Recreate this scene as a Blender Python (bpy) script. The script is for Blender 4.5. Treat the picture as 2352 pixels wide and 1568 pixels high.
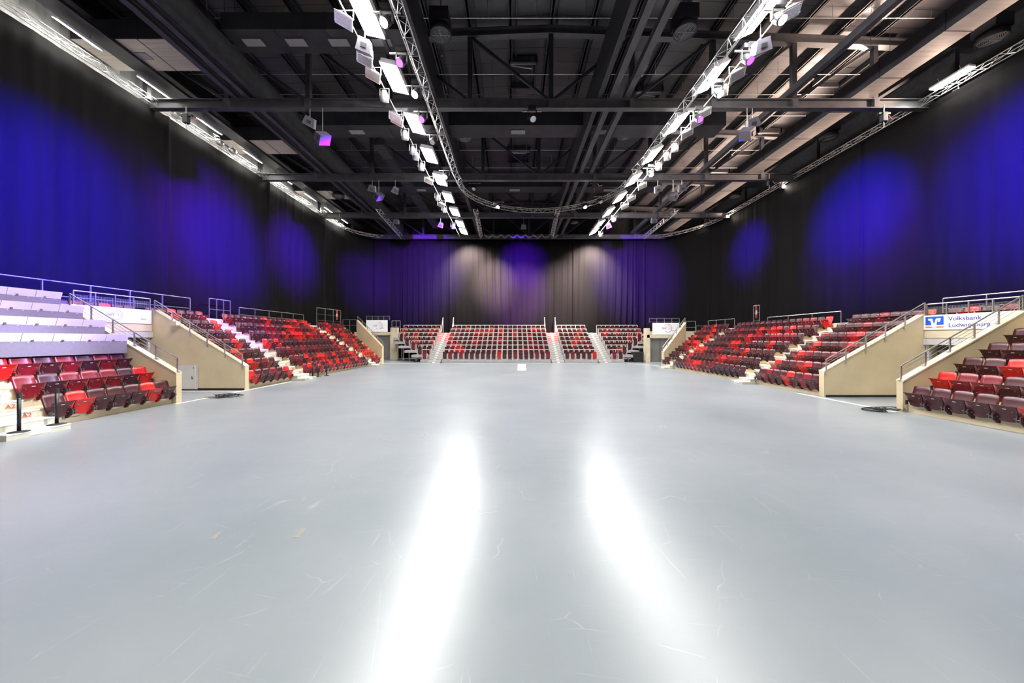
import bpy, bmesh, math, random
from mathutils import Vector, Matrix
PI = math.pi
for o in list(bpy.data.objects): bpy.data.objects.remove(o)
S = bpy.context.scene
COL = S.collection
# ------------------------------------------------------------------ camera
F = 760.0; HC = 2.4; CX = 1176.0; HY = 778.0
cd = bpy.data.cameras.new('camera'); cam = bpy.data.objects.new('camera', cd); COL.objects.link(cam)
cam.location = (0, 0, HC); cam.rotation_euler = (PI/2, 0, 0)
cd.sensor_width = 36; cd.lens = 36*F/2352; cd.shift_y = -6/2352; cd.clip_end = 200
S.camera = cam
# ------------------------------------------------------------------ world, exposure
w = bpy.data.worlds.new('world'); S.world = w; w.use_nodes = True
w.node_tree.nodes['Background'].inputs[0].default_value = (.02, .02, .024, 1)
w.node_tree.nodes['Background'].inputs[1].default_value = .5
S.view_settings.view_transform = 'Standard'; S.view_settings.look = 'None'
S.view_settings.exposure = 1.38; S.view_settings.gamma = 1; S.view_settings.use_curve_mapping = False
# strengths of the hall's own lamps
LAMP = 95.0; SIDE_LAMP = 38.0
CURT = 7.8       # curtain washes
def spot(name, loc, tgt, power, color, angle, blend=1.0, size=.12, kind='SPOT'):
    l = bpy.data.lights.new(name, 'SPOT'); l.energy = power; l.color = color
    l.spot_size = math.radians(angle); l.spot_blend = blend; l.shadow_soft_size = size
    o = bpy.data.objects.new(name, l); COL.objects.link(o); o.location = loc
    d = Vector(tgt)-Vector(loc); o.rotation_euler = d.to_track_quat('-Z', 'Y').to_euler()
    return o
BLUE = (.012, .0, 1); VIOL = (.12, .0, 1); WARM = (1, .80, .72); WHITE = (1, .93, .92)
# washes on the black curtains (x, y, z of the lamp on the inner trusses; aim; watts; colour; beam)
for a in [
    ((-6.7, 11.9, 13.0), (-19, 13.4, 7.6), 15120, BLUE, 42), ((-6.7, 11.9, 13.0), (-19, 16.0, 8.0), 2520, VIOL, 42),
    ((-6.7, 16.9, 13.0), (-19, 21.0, 8.9), 11016, VIOL, 42), ((-6.7, 16.9, 13.0), (-19, 21.8, 8.6), 11016, BLUE, 30),
    ((-6.7, 23.6, 13.0), (-19, 28.8, 9.8), 9180, VIOL, 33), ((-6.7, 23.6, 13.0), (-19, 29.4, 10.2), 5508, BLUE, 23),
    ((10.5, 10.2, 13.0), (21.8, 13.2, 9.4), 15840, BLUE, 42), ((10.5, 10.2, 13.0), (21.8, 15.0, 8.4), 3600, VIOL, 53),
    ((10.5, 17.6, 13.0), (21.8, 20.8, 10.4), 13680, BLUE, 35), ((10.5, 17.6, 13.0), (21.8, 20.8, 8.4), 5040, VIOL, 38),
    ((10.5, 25.6, 13.0), (21.8, 30.4, 10.8), 6120, BLUE, 25), ((10.5, 25.6, 13.0), (21.8, 30.4, 10.4), 3240, VIOL, 31),
    ((-1.5, 28.5, 13.3), (1.2, 40.8, 11.4), 9000, VIOL, 32), ((5.5, 28.5, 13.3), (1.0, 40.8, 7.8), 8500, (.6, .2, 1), 36),
    ((-3.7, 29, 13.3), (-11.0, 40.8, 10.2), 8500, (.20, .03, 1), 50), ((8.0, 29, 13.3), (14.6, 40.8, 9.9), 8500, (.20, .03, 1), 50),
    ((-12, 30, 13.3), (-17.5, 38.5, 9.6), 2600, VIOL, 40),
    ((-5.6, 38.4, 14.3), (-5.0, 40.8, 10.0), 1500, WARM, 110), ((-2.6, 33, 13.6), (-2.2, 40.8, 9.4), 4500, (1, .74, .70), 42),
    ((10.0, 38.4, 14.3), (9.6, 40.8, 10.0), 1800, WARM, 110), ((8.4, 33, 13.6), (6.0, 40.8, 7.2), 2600, WARM, 60),
    # purple and white beams that fall on the upper rows at the left
    ((8.6, 14.0, 13.9), (-16.5, 11.5, 3.8), 2600, (.3, .06, 1), 20), ((8.6, 12.8, 13.9), (-14.6, 9.4, 2.2), 3800, (.62, .60, 1), 10),
    ((8.6, 15.5, 13.9), (-17.6, 20.0, 3.9), 3600, (.3, .04, 1), 17), ((8.6, 12.8, 13.9), (-12.6, 7.8, .4), 1400, (.8, .84, 1), 12),
    ]:
    spot('curtain_wash', a[0], a[1], a[2]*CURT, a[3], a[4])
# warm work lights on the right truss shining up to the roof deck
for y in (6, 9.4, 12.8, 16.2, 19.6, 23, 26.4, 29.8, 33.2, 36.6):
    spot('roof_uplight', (21.2, y, 14.95), (14.5, y+.6, 19.0), 1900, (1, .74, .58), 120, 1.0, .3)
# ------------------------------------------------------------------ materials
def mat(name, col, rough=.6, metal=0, emit=None, es=0, alpha=None):
    m = bpy.data.materials.new(name); m.use_nodes = True; b = m.node_tree.nodes['Principled BSDF']
    b.inputs['Base Color'].default_value = (*col, 1); b.inputs['Roughness'].default_value = rough; b.inputs['Metallic'].default_value = metal
    if emit: b.inputs['Emission Color'].default_value = (*emit, 1); b.inputs['Emission Strength'].default_value = es
    return m
def nodes(m): return m.node_tree.nodes, m.node_tree.links, m.node_tree.nodes['Principled BSDF']
def noisy(m, c1, c2, scale=3, detail=6, stretch=(1, 1, 1), bump=0, bscale=None, rough=None, lo=.35, hi=.65):
    n, l, b = nodes(m); tc = n.new('ShaderNodeTexCoord'); mp = n.new('ShaderNodeMapping'); mp.inputs['Scale'].default_value = stretch
    l.new(tc.outputs['Object'], mp.inputs[0]); t = n.new('ShaderNodeTexNoise'); t.inputs['Scale'].default_value = scale; t.inputs['Detail'].default_value = detail
    l.new(mp.outputs[0], t.inputs['Vector']); r = n.new('ShaderNodeValToRGB'); l.new(t.outputs[0], r.inputs[0])
    r.color_ramp.elements[0].position = lo; r.color_ramp.elements[1].position = hi
    r.color_ramp.elements[0].color = (*c1, 1); r.color_ramp.elements[1].color = (*c2, 1); l.new(r.outputs[0], b.inputs['Base Color'])
    if rough:
        mr = n.new('ShaderNodeMapRange'); l.new(t.outputs[0], mr.inputs[0]); mr.inputs[1].default_value = .3; mr.inputs[2].default_value = .7
        mr.inputs[3].default_value, mr.inputs[4].default_value = rough; l.new(mr.outputs[0], b.inputs['Roughness'])
    if bump:
        t2 = n.new('ShaderNodeTexNoise'); t2.inputs['Scale'].default_value = bscale or scale*4; t2.inputs['Detail'].default_value = 4; l.new(tc.outputs['Object'], t2.inputs['Vector'])
        bp = n.new('ShaderNodeBump'); bp.inputs['Strength'].default_value = bump; bp.inputs['Distance'].default_value = .01
        l.new(t2.outputs[0], bp.inputs['Height']); l.new(bp.outputs[0], b.inputs['Normal'])
    return m
M = {}
M['concrete'] = noisy(mat('concrete', (.5, .43, .3), .75), (.50, .41, .26), (.63, .53, .355), .9, 8, bump=.3, bscale=25, lo=.25, hi=.75)
M['cap'] = noisy(mat('cap', (.7, .62, .45), .6), (.52, .44, .31), (.60, .52, .38), 2)
M['step'] = noisy(mat('step', (.7, .68, .55), .6), (.38, .36, .27), (.48, .46, .38), 2.5)
M['white'] = noisy(mat('white', (.8, .8, .8), .45), (.44, .43, .45), (.49, .48, .50), 2)
M['nose'] = mat('nose', (.68, .68, .66), .5)
M['steel'] = noisy(mat('steel', (.42, .41, .39), .35, .8), (.38, .37, .35), (.5, .49, .46), 6)
M['alu'] = mat('alu', (.72, .71, .70), .3, .9)
M['grey_rail'] = noisy(mat('grey_rail', (.62, .61, .56), .45, .2), (.40, .39, .36), (.48, .47, .44), 5)
M['skirt'] = noisy(mat('skirt', (.36, .34, .34), .8), (.135, .128, .134), (.148, .14, .146), 12)
M['dark'] = noisy(mat('dark', (.02, .02, .022), .6), (.014, .014, .016), (.028, .028, .03), 4)
M['black'] = mat('black', (.008, .008, .01), .45)
M['rubber'] = mat('rubber', (.012, .012, .013), .7)
M['roofsteel'] = noisy(mat('roofsteel', (.05, .048, .055), .5, .0), (.018, .017, .022), (.03, .029, .035), 2)
M['girder'] = noisy(mat('girder', (.10, .098, .105), .45, .1), (.045, .043, .05), (.065, .062, .07), 2)
M['duct'] = noisy(mat('duct', (.07, .068, .075), .5, .3), (.022, .021, .027), (.034, .033, .040), 1.5)
M['duct_pale_lit'] = noisy(mat('duct_pale_lit', (.42, .36, .31), .5, .1), (.36, .31, .27), (.46, .40, .35), 1.5, stretch=(.3, 5, 1))  # duct undersides: warm light on the right-hand duct is put into this pale colour
M['grille'] = noisy(mat('grille', (.2, .19, .2), .6), (.16, .15, .16), (.24, .23, .24), 40)
M['speaker'] = mat('speaker', (.045, .04, .055), .5)
M['hinge'] = mat('hinge', (.10, .09, .09), .4, .5)
M['banner'] = mat('banner', (.80, .80, .82), .5)
M['door'] = noisy(mat('door_grey', (.20, .195, .185), .6), (.12, .115, .11), (.155, .15, .14), 1.2)
M['cabinet'] = noisy(mat('cabinet', (.6, .59, .56), .5), (.57, .56, .53), (.64, .63, .60), 1.5)
M['red'] = mat('red_shell', (.50, .012, .010), .32)
M['crimson'] = mat('crimson_shell', (.17, .006, .014), .34)
M['maroon'] = mat('maroon_shell', (.055, .007, .012), .36)
M['plum'] = mat('plum_shell', (.042, .008, .016), .38)
M['stencil'] = mat('stencil', (.55, .06, .04), .7)
M['tape'] = noisy(mat('tape', (.42, .40, .36), .6), (.25, .235, .205), (.30, .28, .25), 8)
M['line'] = noisy(mat('line', (.85, .84, .80), .5), (.80, .79, .75), (.88, .88, .85), 3)
M['logo_blue'] = mat('logo_blue', (.0, .08, .62), .5); M['logo_orange'] = mat('logo_orange', (1, .20, .01), .5); M['ink'] = mat('ink', (.05, .05, .35), .5)
M['ink_grey'] = mat('ink_grey', (.17, .16, .35), .5); M['ink_red'] = mat('ink_red', (.75, .22, .25), .5)
M['cable'] = mat('cable', (.012, .012, .014), .5)
M['tread_red'] = mat('tread_red', (.70, .10, .09), .55)
M['deckgrey'] = noisy(mat('deckgrey', (.5, .48, .49), .6), (.27, .26, .265), (.33, .32, .325), 4)
M['glass'] = mat('pane', (.10, .12, .15), .1)
M['lamp'] = mat('lamp_white', (1, 1, 1), .5, 0, (1, .985, .95), LAMP)
M['lamp_side'] = mat('lamp_side', (1, 1, 1), .5, 0, (1, .98, .90), SIDE_LAMP)
M['lens_white'] = mat('lens_white', (1, 1, 1), .3, 0, (.72, .82, 1), 60)
M['lens_violet'] = mat('lens_violet', (.3, .1, 1), .3, 0, (.10, .01, 1), 7)
M['lens_warm'] = mat('lens_warm', (1, 1, 1), .3, 0, (1, .86, .72), 60)
M['lens_off'] = noisy(mat('lens_off', (.45, .45, .5), .15, .6), (.35, .35, .42), (.6, .6, .65), 20)
# floor: worn glossy grey-blue sheet
m = mat('arena_floor', (.3, .33, .36), .25); n, l, b = nodes(m); M['floor'] = m
tc = n.new('ShaderNodeTexCoord')
def noise(scale, detail=4, vec=None, stretch=None, rot=0, dist=0):
    t = n.new('ShaderNodeTexNoise'); t.inputs['Scale'].default_value = scale; t.inputs['Detail'].default_value = detail; t.inputs['Distortion'].default_value = dist
    mp = n.new('ShaderNodeMapping'); mp.inputs['Scale'].default_value = stretch or (1, 1, 1); mp.inputs['Rotation'].default_value = (0, 0, rot)
    l.new(tc.outputs['Object'], mp.inputs[0]); l.new(mp.outputs[0], t.inputs['Vector']); return t
def ramp(src, p0, p1, c0=(0, 0, 0), c1=(1, 1, 1)):
    r = n.new('ShaderNodeValToRGB'); l.new(src, r.inputs[0]); e = r.color_ramp.elements; e[0].position = p0; e[1].position = p1
    e[0].color = (*c0, 1); e[1].color = (*c1, 1); return r
def mix(fac, a, bcol, mode='MIX'):
    x = n.new('ShaderNodeMix'); x.data_type = 'RGBA'; x.blend_type = mode
    if isinstance(fac, (int, float)): x.inputs[0].default_value = fac
    else: l.new(fac, x.inputs[0])
    for i, v in ((6, a), (7, bcol)):
        if isinstance(v, tuple): x.inputs[i].default_value = (*v, 1)
        else: l.new(v, x.inputs[i])
    return x.outputs[2]
base = ramp(noise(.35, 8).outputs[0], .3, .7, (.180, .203, .222), (.245, .264, .282)).outputs[0]
# thin curved scratches: narrow bands of distorted noise
out = base
for sc, rot, st, w_, dist in ((.8, .4, (1, .3, 1), .0025, 0), (1.5, 1.3, (1, .2, 1), .004, 0), (2.4, 2.3, (.25, 1, 1), .006, 0)):
    mp = n.new('ShaderNodeMapping'); mp.inputs['Scale'].default_value = st; mp.inputs['Rotation'].default_value = (0, 0, rot); l.new(tc.outputs['Object'], mp.inputs[0])
    nv = n.new('ShaderNodeTexNoise'); nv.inputs['Scale'].default_value = 1.5; l.new(mp.outputs[0], nv.inputs['Vector'])
    va = n.new('ShaderNodeVectorMath'); va.operation = 'MULTIPLY_ADD'; l.new(nv.outputs['Color'], va.inputs[0]); va.inputs[1].default_value = (.25, .25, .25); l.new(mp.outputs[0], va.inputs[2])
    vo = n.new('ShaderNodeTexVoronoi'); vo.feature = 'DISTANCE_TO_EDGE'; vo.inputs['Scale'].default_value = sc; l.new(va.outputs[0], vo.inputs['Vector'])
    lt = ramp(vo.outputs['Distance'], 0, w_, (1, 1, 1), (0, 0, 0))
    gate = ramp(noise(.9+sc*.6, 4, rot=rot+1).outputs[0], .52, .66)
    g = n.new('ShaderNodeMath'); g.operation = 'MULTIPLY'; l.new(lt.outputs[0], g.inputs[0]); l.new(gate.outputs[0], g.inputs[1])
    g2 = n.new('ShaderNodeMath'); g2.operation = 'MULTIPLY'; l.new(g.outputs[0], g2.inputs[0]); g2.inputs[1].default_value = .28
    out = mix(g2.outputs[0], out, (.55, .57, .58))
l.new(out, b.inputs['Base Color'])
b.inputs['Roughness'].default_value = .30
nb = noise(1.1, 5, stretch=(.5, 1.6, 1)); bp = n.new('ShaderNodeBump'); bp.inputs['Strength'].default_value = .28; bp.inputs['Distance'].default_value = .02
l.new(nb.outputs[0], bp.inputs['Height']); l.new(bp.outputs[0], b.inputs['Normal'])
# cloth: black molleton
m = mat('molleton', (.05, .045, .05), .85); n, l, b = nodes(m); M['cloth'] = m; tc = n.new('ShaderNodeTexCoord')
t1 = noise(1.0, 5, stretch=(2.5, 2.5, .12)); c1 = ramp(t1.outputs[0], .3, .7, (.0020, .0016, .0020), (.0036, .0029, .0034))
l.new(c1.outputs[0], b.inputs['Base Color']); b.inputs['Sheen Weight'].default_value = .0; b.inputs['Specular IOR Level'].default_value = .1
# roof deck: profiled sheet in panels
m = mat('roof_deck', (.11, .1, .1), .45); n, l, b = nodes(m); M['deck'] = m; tc = n.new('ShaderNodeTexCoord')
br = n.new('ShaderNodeTexBrick'); br.inputs['Scale'].default_value = 1; br.inputs['Color1'].default_value = (.066, .063, .069, 1); br.inputs['Color2'].default_value = (.088, .083, .090, 1)
br.inputs['Mortar'].default_value = (.02, .018, .018, 1); br.inputs['Mortar Size'].default_value = .02; br.inputs['Brick Width'].default_value = 4.26; br.inputs['Row Height'].default_value = .95; br.offset = 0
l.new(tc.outputs['Object'], br.inputs['Vector']); l.new(br.outputs[0], b.inputs['Base Color'])
t2 = noise(.8, 3, stretch=(.25, 3, 1)); r2 = ramp(t2.outputs[0], .3, .7, (.3, .3, .3), (.55, .55, .55)); l.new(r2.outputs[0], b.inputs['Roughness']); b.inputs['Metallic'].default_value = .35
# white corrugated wall lining
M['corrugated'] = noisy(mat('corrugated', (.6, .6, .58), .5), (.34, .34, .33), (.42, .42, .41), 1)
# ------------------------------------------------------------------ mesh helpers
class MB:
    def __init__(s): s.v = []; s.f = []; s.mi = []; s.cm = 0
    def q(s, pts, faces):
        o = len(s.v); s.v += [tuple(p) for p in pts]; s.f += [tuple(o+i for i in f) for f in faces]; s.mi += [s.cm]*len(faces); return s
    def box(s, x0, x1, y0, y1, z0, z1):
        x0, x1 = sorted((x0, x1)); y0, y1 = sorted((y0, y1)); z0, z1 = sorted((z0, z1))
        return s.q([(x0,y0,z0),(x1,y0,z0),(x1,y1,z0),(x0,y1,z0),(x0,y0,z1),(x1,y0,z1),(x1,y1,z1),(x0,y1,z1)],
            [(0,3,2,1),(4,5,6,7),(0,1,5,4),(1,2,6,5),(2,3,7,6),(3,0,4,7)])
    def obox(s, c, size, R):
        c = Vector(c); a, b_, d = [x/2 for x in size]
        P = [c+R@Vector((i*a, j*b_, k*d)) for k in (-1, 1) for i, j in ((-1,-1),(1,-1),(1,1),(-1,1))]
        return s.q(P, [(0,3,2,1),(4,5,6,7),(0,1,5,4),(1,2,6,5),(2,3,7,6),(3,0,4,7)])
    def bar(s, p, q, wd, h=None):      # square bar p->q
        p, q = Vector(p), Vector(q); d = q-p; L = d.length
        if L < 1e-6: return s
        R = d.to_track_quat('Z', 'Y').to_matrix(); return s.obox((p+q)/2, (wd, h or wd, L), R)
    def tube(s, p, q, r, n_=6, r2=None, caps=True):
        p, q = Vector(p), Vector(q); d = q-p
        if d.length < 1e-6: return s
        R = d.to_track_quat('Z', 'Y').to_matrix(); r2 = r if r2 is None else r2
        A = [p+R@Vector((math.cos(2*PI*i/n_)*r, math.sin(2*PI*i/n_)*r, 0)) for i in range(n_)]
        B = [q+R@Vector((math.cos(2*PI*i/n_)*r2, math.sin(2*PI*i/n_)*r2, 0)) for i in range(n_)]
        f = [(i, (i+1) % n_, n_+(i+1) % n_, n_+i) for i in range(n_)]
        if caps: f += [tuple(range(n_-1, -1, -1)), tuple(range(n_, 2*n_))]
        return s.q(A+B, f)
    def path(s, pts, r, n_=6):
        for a, b_ in zip(pts, pts[1:]): s.tube(a, b_, r, n_)
        return s
    def lathe(s, c, prof, n_=20, R=None):
        c = Vector(c); R = R or Matrix.Identity(3); P = []
        for r, z in prof:
            for i in range(n_): P.append(c+R@Vector((r*math.cos(2*PI*i/n_), r*math.sin(2*PI*i/n_), z)))
        f = []
        for k in range(len(prof)-1):
            for i in range(n_): f.append((k*n_+i, k*n_+(i+1) % n_, (k+1)*n_+(i+1) % n_, (k+1)*n_+i))
        return s.q(P, f)
    def prism(s, poly, axis, a, b_):   # poly of 2-D points in the plane across `axis`
        def P(u, v, t): return {'x': (t, u, v), 'y': (u, t, v), 'z': (u, v, t)}[axis]
        k = len(poly); pts = [P(u, v, a) for u, v in poly]+[P(u, v, b_) for u, v in poly]
        f = [tuple(range(k)), tuple(range(2*k-1, k-1, -1))]+[(i, k+i, k+(i+1) % k, (i+1) % k) for i in range(k)]
        return s.q(pts, f)
    def mesh(s, name, mats, smooth=False):
        me = bpy.data.meshes.new(name); me.from_pydata(s.v, [], s.f)
        mats = mats if isinstance(mats, (list, tuple)) else [mats]
        for x in mats: me.materials.append(x)
        if len(mats) > 1: me.polygons.foreach_set('material_index', s.mi)
        bm = bmesh.new(); bm.from_mesh(me); bmesh.ops.recalc_face_normals(bm, faces=bm.faces); bm.to_mesh(me); bm.free()
        if smooth:
            me.polygons.foreach_set('use_smooth', [True]*len(me.polygons))
        return me
    def build(s, name, mats, parent=None, smooth=False):
        return link(name, s.mesh(name, mats, smooth), parent)
def link(name, data, parent=None):
    o = bpy.data.objects.new(name, data); COL.objects.link(o)
    if parent: o.parent = parent
    return o
def tag(o, label=None, cat=None, group=None, kind=None):
    if label: o['label'] = label
    if cat: o['category'] = cat
    if group: o['group'] = group
    if kind: o['kind'] = kind
    return o
def thing(name, label, cat, loc=(0, 0, 0), rz=0, group=None):
    o = link(name, None); o.location = loc; o.rotation_euler = (0, 0, rz); return tag(o, label, cat, group)
def local(root, mb):       # build in world coordinates, keep relative to an unrotated root
    L = root.location; mb.v = [(x-L.x, y-L.y, z-L.z) for x, y, z in mb.v]; return mb
def copy_tree(o, parent=None):
    c = o.copy(); COL.objects.link(c); c.parent = parent
    for ch in list(o.children): copy_tree(ch, c)
    return c
def struct(name, mb, m_, parent=None):
    o = mb.build(name, m_, parent)
    if not parent: o['kind'] = 'structure'
    return o
def text(name, s_, size, m_, parent, loc, rot, extrude=.003, align='LEFT', sx=1):
    c = bpy.data.curves.new(name, 'FONT'); c.body = s_; c.size = size; c.extrude = extrude; c.align_x = align; c.materials.append(m_)
    tmp = bpy.data.objects.new(name, c); COL.objects.link(tmp); dg = bpy.context.evaluated_depsgraph_get(); me = bpy.data.meshes.new_from_object(tmp.evaluated_get(dg)); bpy.data.objects.remove(tmp)
    o = link(name, me, parent); o.location = loc; o.rotation_euler = rot; o.scale = (sx, 1, 1)
    return o
ORD = ['first', 'second', 'third', 'fourth', 'fifth', 'sixth', 'seventh', 'eighth', 'ninth', 'tenth', 'eleventh', 'twelfth', 'thirteenth', 'fourteenth', 'fifteenth', 'sixteenth', 'seventeenth', 'eighteenth', 'nineteenth', 'twentieth', 'twenty-first', 'twenty-second', 'twenty-third', 'twenty-fourth', 'twenty-fifth', 'twenty-sixth']
def at(px, py, Y): return Vector(((px-CX)*Y/F, Y, HC-(py-HY)*Y/F))
def atZ(px, py, Z): Y = (Z-HC)*F/(HY-py); return Vector(((px-CX)*Y/F, Y, Z))
rnd = random.Random(7)
# ------------------------------------------------------------------ room shell
RX = 2.05   # ridge
def roofz(x): return 19.15-.038*abs(x-RX)
struct('floor', MB().box(-23, 26, -9, 45, -.3, 0), M['floor'])
struct('wall_left', MB().box(-21.6, -21.3, -9, 45, 0, 20), M['dark'])
struct('wall_right', MB().box(24.6, 24.9, -9, 45, 0, 20), M['dark'])
struct('wall_back', MB().box(-21.3, 24.6, 44.7, 45, 0, 20), M['dark'])
struct('wall_front', MB().box(-21.3, 24.6, -9.3, -9, 0, 20), M['dark'])
c_ = MB()
for x0, x1 in ((-21.3, RX), (RX, 24.6)):
    c_.q([(x0, -9, roofz(x0)), (x1, -9, roofz(x1)), (x1, 44.7, roofz(x1)), (x0, 44.7, roofz(x0)), (x0, -9, roofz(x0)+.2), (x1, -9, roofz(x1)+.2), (x1, 44.7, roofz(x1)+.2), (x0, 44.7, roofz(x0)+.2)],
         [(0,3,2,1),(4,5,6,7),(0,1,5,4),(1,2,6,5),(2,3,7,6),(3,0,4,7)])
struct('ceiling', c_, M['deck'])
# corrugated strip of wall above the left truss, lit by the side lamps
mb = MB(); xs = []; y = -8.0; k = 0
while y < 40:
    xs.append((-20.3+.17*abs(math.sin(y*4.4)), y)); y += .09; k += 1
P = [(x, y, z) for x, y in xs for z in (13.6, 16.9)]
mb.q(P, [(2*i, 2*i+2, 2*i+3, 2*i+1) for i in range(len(xs)-1)])
struct('trim_1', mb, M['corrugated'])
struct('trim_2', MB().box(-21.3, -20.6, -8, 40, 13.6, 16.9).box(-21.3, -18.9, -8, 40, 16.9, 17.1), M['duct'])
# ------------------------------------------------------------------ curtains on a rounded path
def curtain_path():
    pts = [(-19, -8), (-19, 36.6)]
    for i in range(1, 13):
        a = PI-PI/2*i/12; pts.append((-13.5+5.5*math.cos(a), 36.6+4.2*math.sin(a)))
    A = list(pts); B = [(-13.5, 40.8), (15.5, 40.8)]; C = [(15.5, 40.8)]
    for i in range(1, 15):
        a = PI/2-PI/2*i/14; C.append((15.5+6.3*math.cos(a), 33.5+7.3*math.sin(a)))
    C.append((21.8, -8)); return A, B, C
CA, CB, CC = curtain_path()
def resample(pts, step):
    out = []; s0 = 0; acc = 0
    for a, b_ in zip(pts, pts[1:]):
        a, b_ = Vector(a), Vector(b_); L = (b_-a).length; d = (b_-a)/L
        while acc <= s0+L: out.append((a+d*(acc-s0), d, acc)); acc += step
        s0 += L
    out.append((Vector(pts[-1]), d, s0)); return out
def curtain(path, label, amp, freq, seed, z0, group=None, calm=None):
    R_ = random.Random(seed); ph = [R_.uniform(0, 6) for _ in range(8)]; rs = resample(path, .07); nz = 14; mb = MB(); P = []
    for p, d, s_ in rs:
        nrm = Vector((-d.y, d.x))
        env = .35+.65*max(0, math.sin(s_*.33+ph[0])+.6*math.sin(s_*.83+ph[1]))
        fold = math.sin(s_*freq+ph[2]+1.8*math.sin(s_*.9+ph[3]))+.5*math.sin(s_*freq*2.3+ph[4])
        seam = -.12*math.exp(-(((s_+ph[5]) % 7.6-3.8)/.09)**2)
        for k in range(nz+1):
            t = k/nz; z = z0+(14.62-z0)*t
            sway = .10*math.sin(s_*.55+ph[6]+t*2.2)*(1-t)
            skew = .5*(1-t)**2*math.sin(s_*.21+ph[7])
            fold_ = math.sin((s_+skew)*freq+ph[2]+1.8*math.sin((s_+skew)*.9+ph[3]))+.5*math.sin((s_+skew)*freq*2.3+ph[4])
            o_ = amp*env*fold_*(.35+.65*(1-t))+sway+seam
            P.append((p.x+nrm.x*o_, p.y+nrm.y*o_, z))
    n1 = nz+1; F_ = [(i*n1+k, (i+1)*n1+k, (i+1)*n1+k+1, i*n1+k+1) for i in range(len(rs)-1) for k in range(nz)]
    mb.q(P, F_); o = mb.build('curtain', M['cloth'], None, True); mod = o.modifiers.new('thickness', 'SOLIDIFY'); mod.thickness = .02
    return tag(o, label, 'curtain', group)
curtain(CA, 'long black curtain washed in blue and violet behind the left stand', .045, 5.2, 3, .06)
curtain(CB, 'pleated black curtain lit violet and warm white behind the far retractable stand', .085, 8.0, 5, .06)
curtain(CC, 'long black curtain with round blue light pools behind the right stand', .045, 5.0, 9, .06)
# ------------------------------------------------------------------ trusses
def truss_mb(mb, pts, side=.3, r=.024, rb=.012, step=.42, down=True):
    rs = resample(pts, step); prev = None
    for i, (p, d, s_) in enumerate(rs):
        nrm = Vector((-d.y, d.x)); z = pts_z[0]
        a = Vector((p.x+nrm.x*side/2, p.y+nrm.y*side/2, z)); b_ = Vector((p.x-nrm.x*side/2, p.y-nrm.y*side/2, z)); c = Vector((p.x, p.y, z+(-side*.87 if down else side*.87)))
        if prev:
            pa, pb, pc = prev
            for u, v in ((pa, a), (pb, b_), (pc, c)): mb.tube(u, v, r, 5, caps=False)
            (mb.tube(pa, c, rb, 4, caps=False), mb.tube(pb, c, rb, 4, caps=False), mb.tube(pa, b_, rb, 4, caps=False)) if i % 2 else (mb.tube(pc, a, rb, 4, caps=False), mb.tube(pc, b_, rb, 4, caps=False), mb.tube(pb, a, rb, 4, caps=False))
        prev = (a, b_, c)
pts_z = [0]
def truss(name, pts, z, label, group=None, side=.3, **kw):
    pts_z[0] = z; mb = MB(); truss_mb(mb, pts, side, **kw); o = mb.build(name, M['alu'], None, True); return tag(o, label, 'truss', group)
def offset(path, d): # shift towards the hall
    cx, cy = 1.4, 16; return [(x+(d if x < cx-5 else (-d if x > cx+5 else 0)), y-(d if y > 34 else 0)) for x, y in path]
truss('curtain_truss', offset(CA, .25), 14.9, 'aluminium truss along the top of the left curtain')
truss('curtain_truss', [(-13.5, 40.5), (15.5, 40.5)], 14.9, 'aluminium truss along the top of the far curtain')
truss('curtain_truss', offset(CC, .25), 14.9, 'aluminium truss along the top of the right curtain')
TL, TR = -4.05, 8.65
truss('light_truss', [(TL, 2), (TL, 23.5), (TL+.15, 24.6)], 14.15, 'straight aluminium truss with moving heads, left of the ridge', side=.42)
truss('light_truss', [(TR, 2), (TR, 21.5), (TR-.15, 23.0)], 14.15, 'straight aluminium truss with moving heads, right of the ridge', side=.42)
arc = []
for i in range(0, 25):
    a = PI+PI*i/24; arc.append((2.3-6.3*math.cos(a-PI)*1.0, 24.6+5.4*math.sin(PI*i/24)))
truss('ring_truss', arc, 14.15, 'dark semicircular truss hanging between the two light trusses', side=.36).data.materials[0] = M['steel']
for (p1, p2, lab) in (((868, 478), (922, 540), 'bright ladder truss at the far left under the roof'), ((1092, 480), (1105, 542), 'short ladder truss left of the far curtain centre'),
                      ((1282, 480), (1268, 540), 'short ladder truss right of the far curtain centre'), ((1555, 478), (1480, 540), 'bright ladder truss at the far right under the roof')):
    a = atZ(*p1, 14.9); b_ = atZ(*p2, 14.9); b_ = at(p2[0], p2[1], min(39.8, b_.y)); a = at(p1[0], p1[1], 31.5)
    truss('ladder_truss', [(a.x, a.y), (b_.x, b_.y)], 14.75, lab, side=.42, r=.03, rb=.018)
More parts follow.
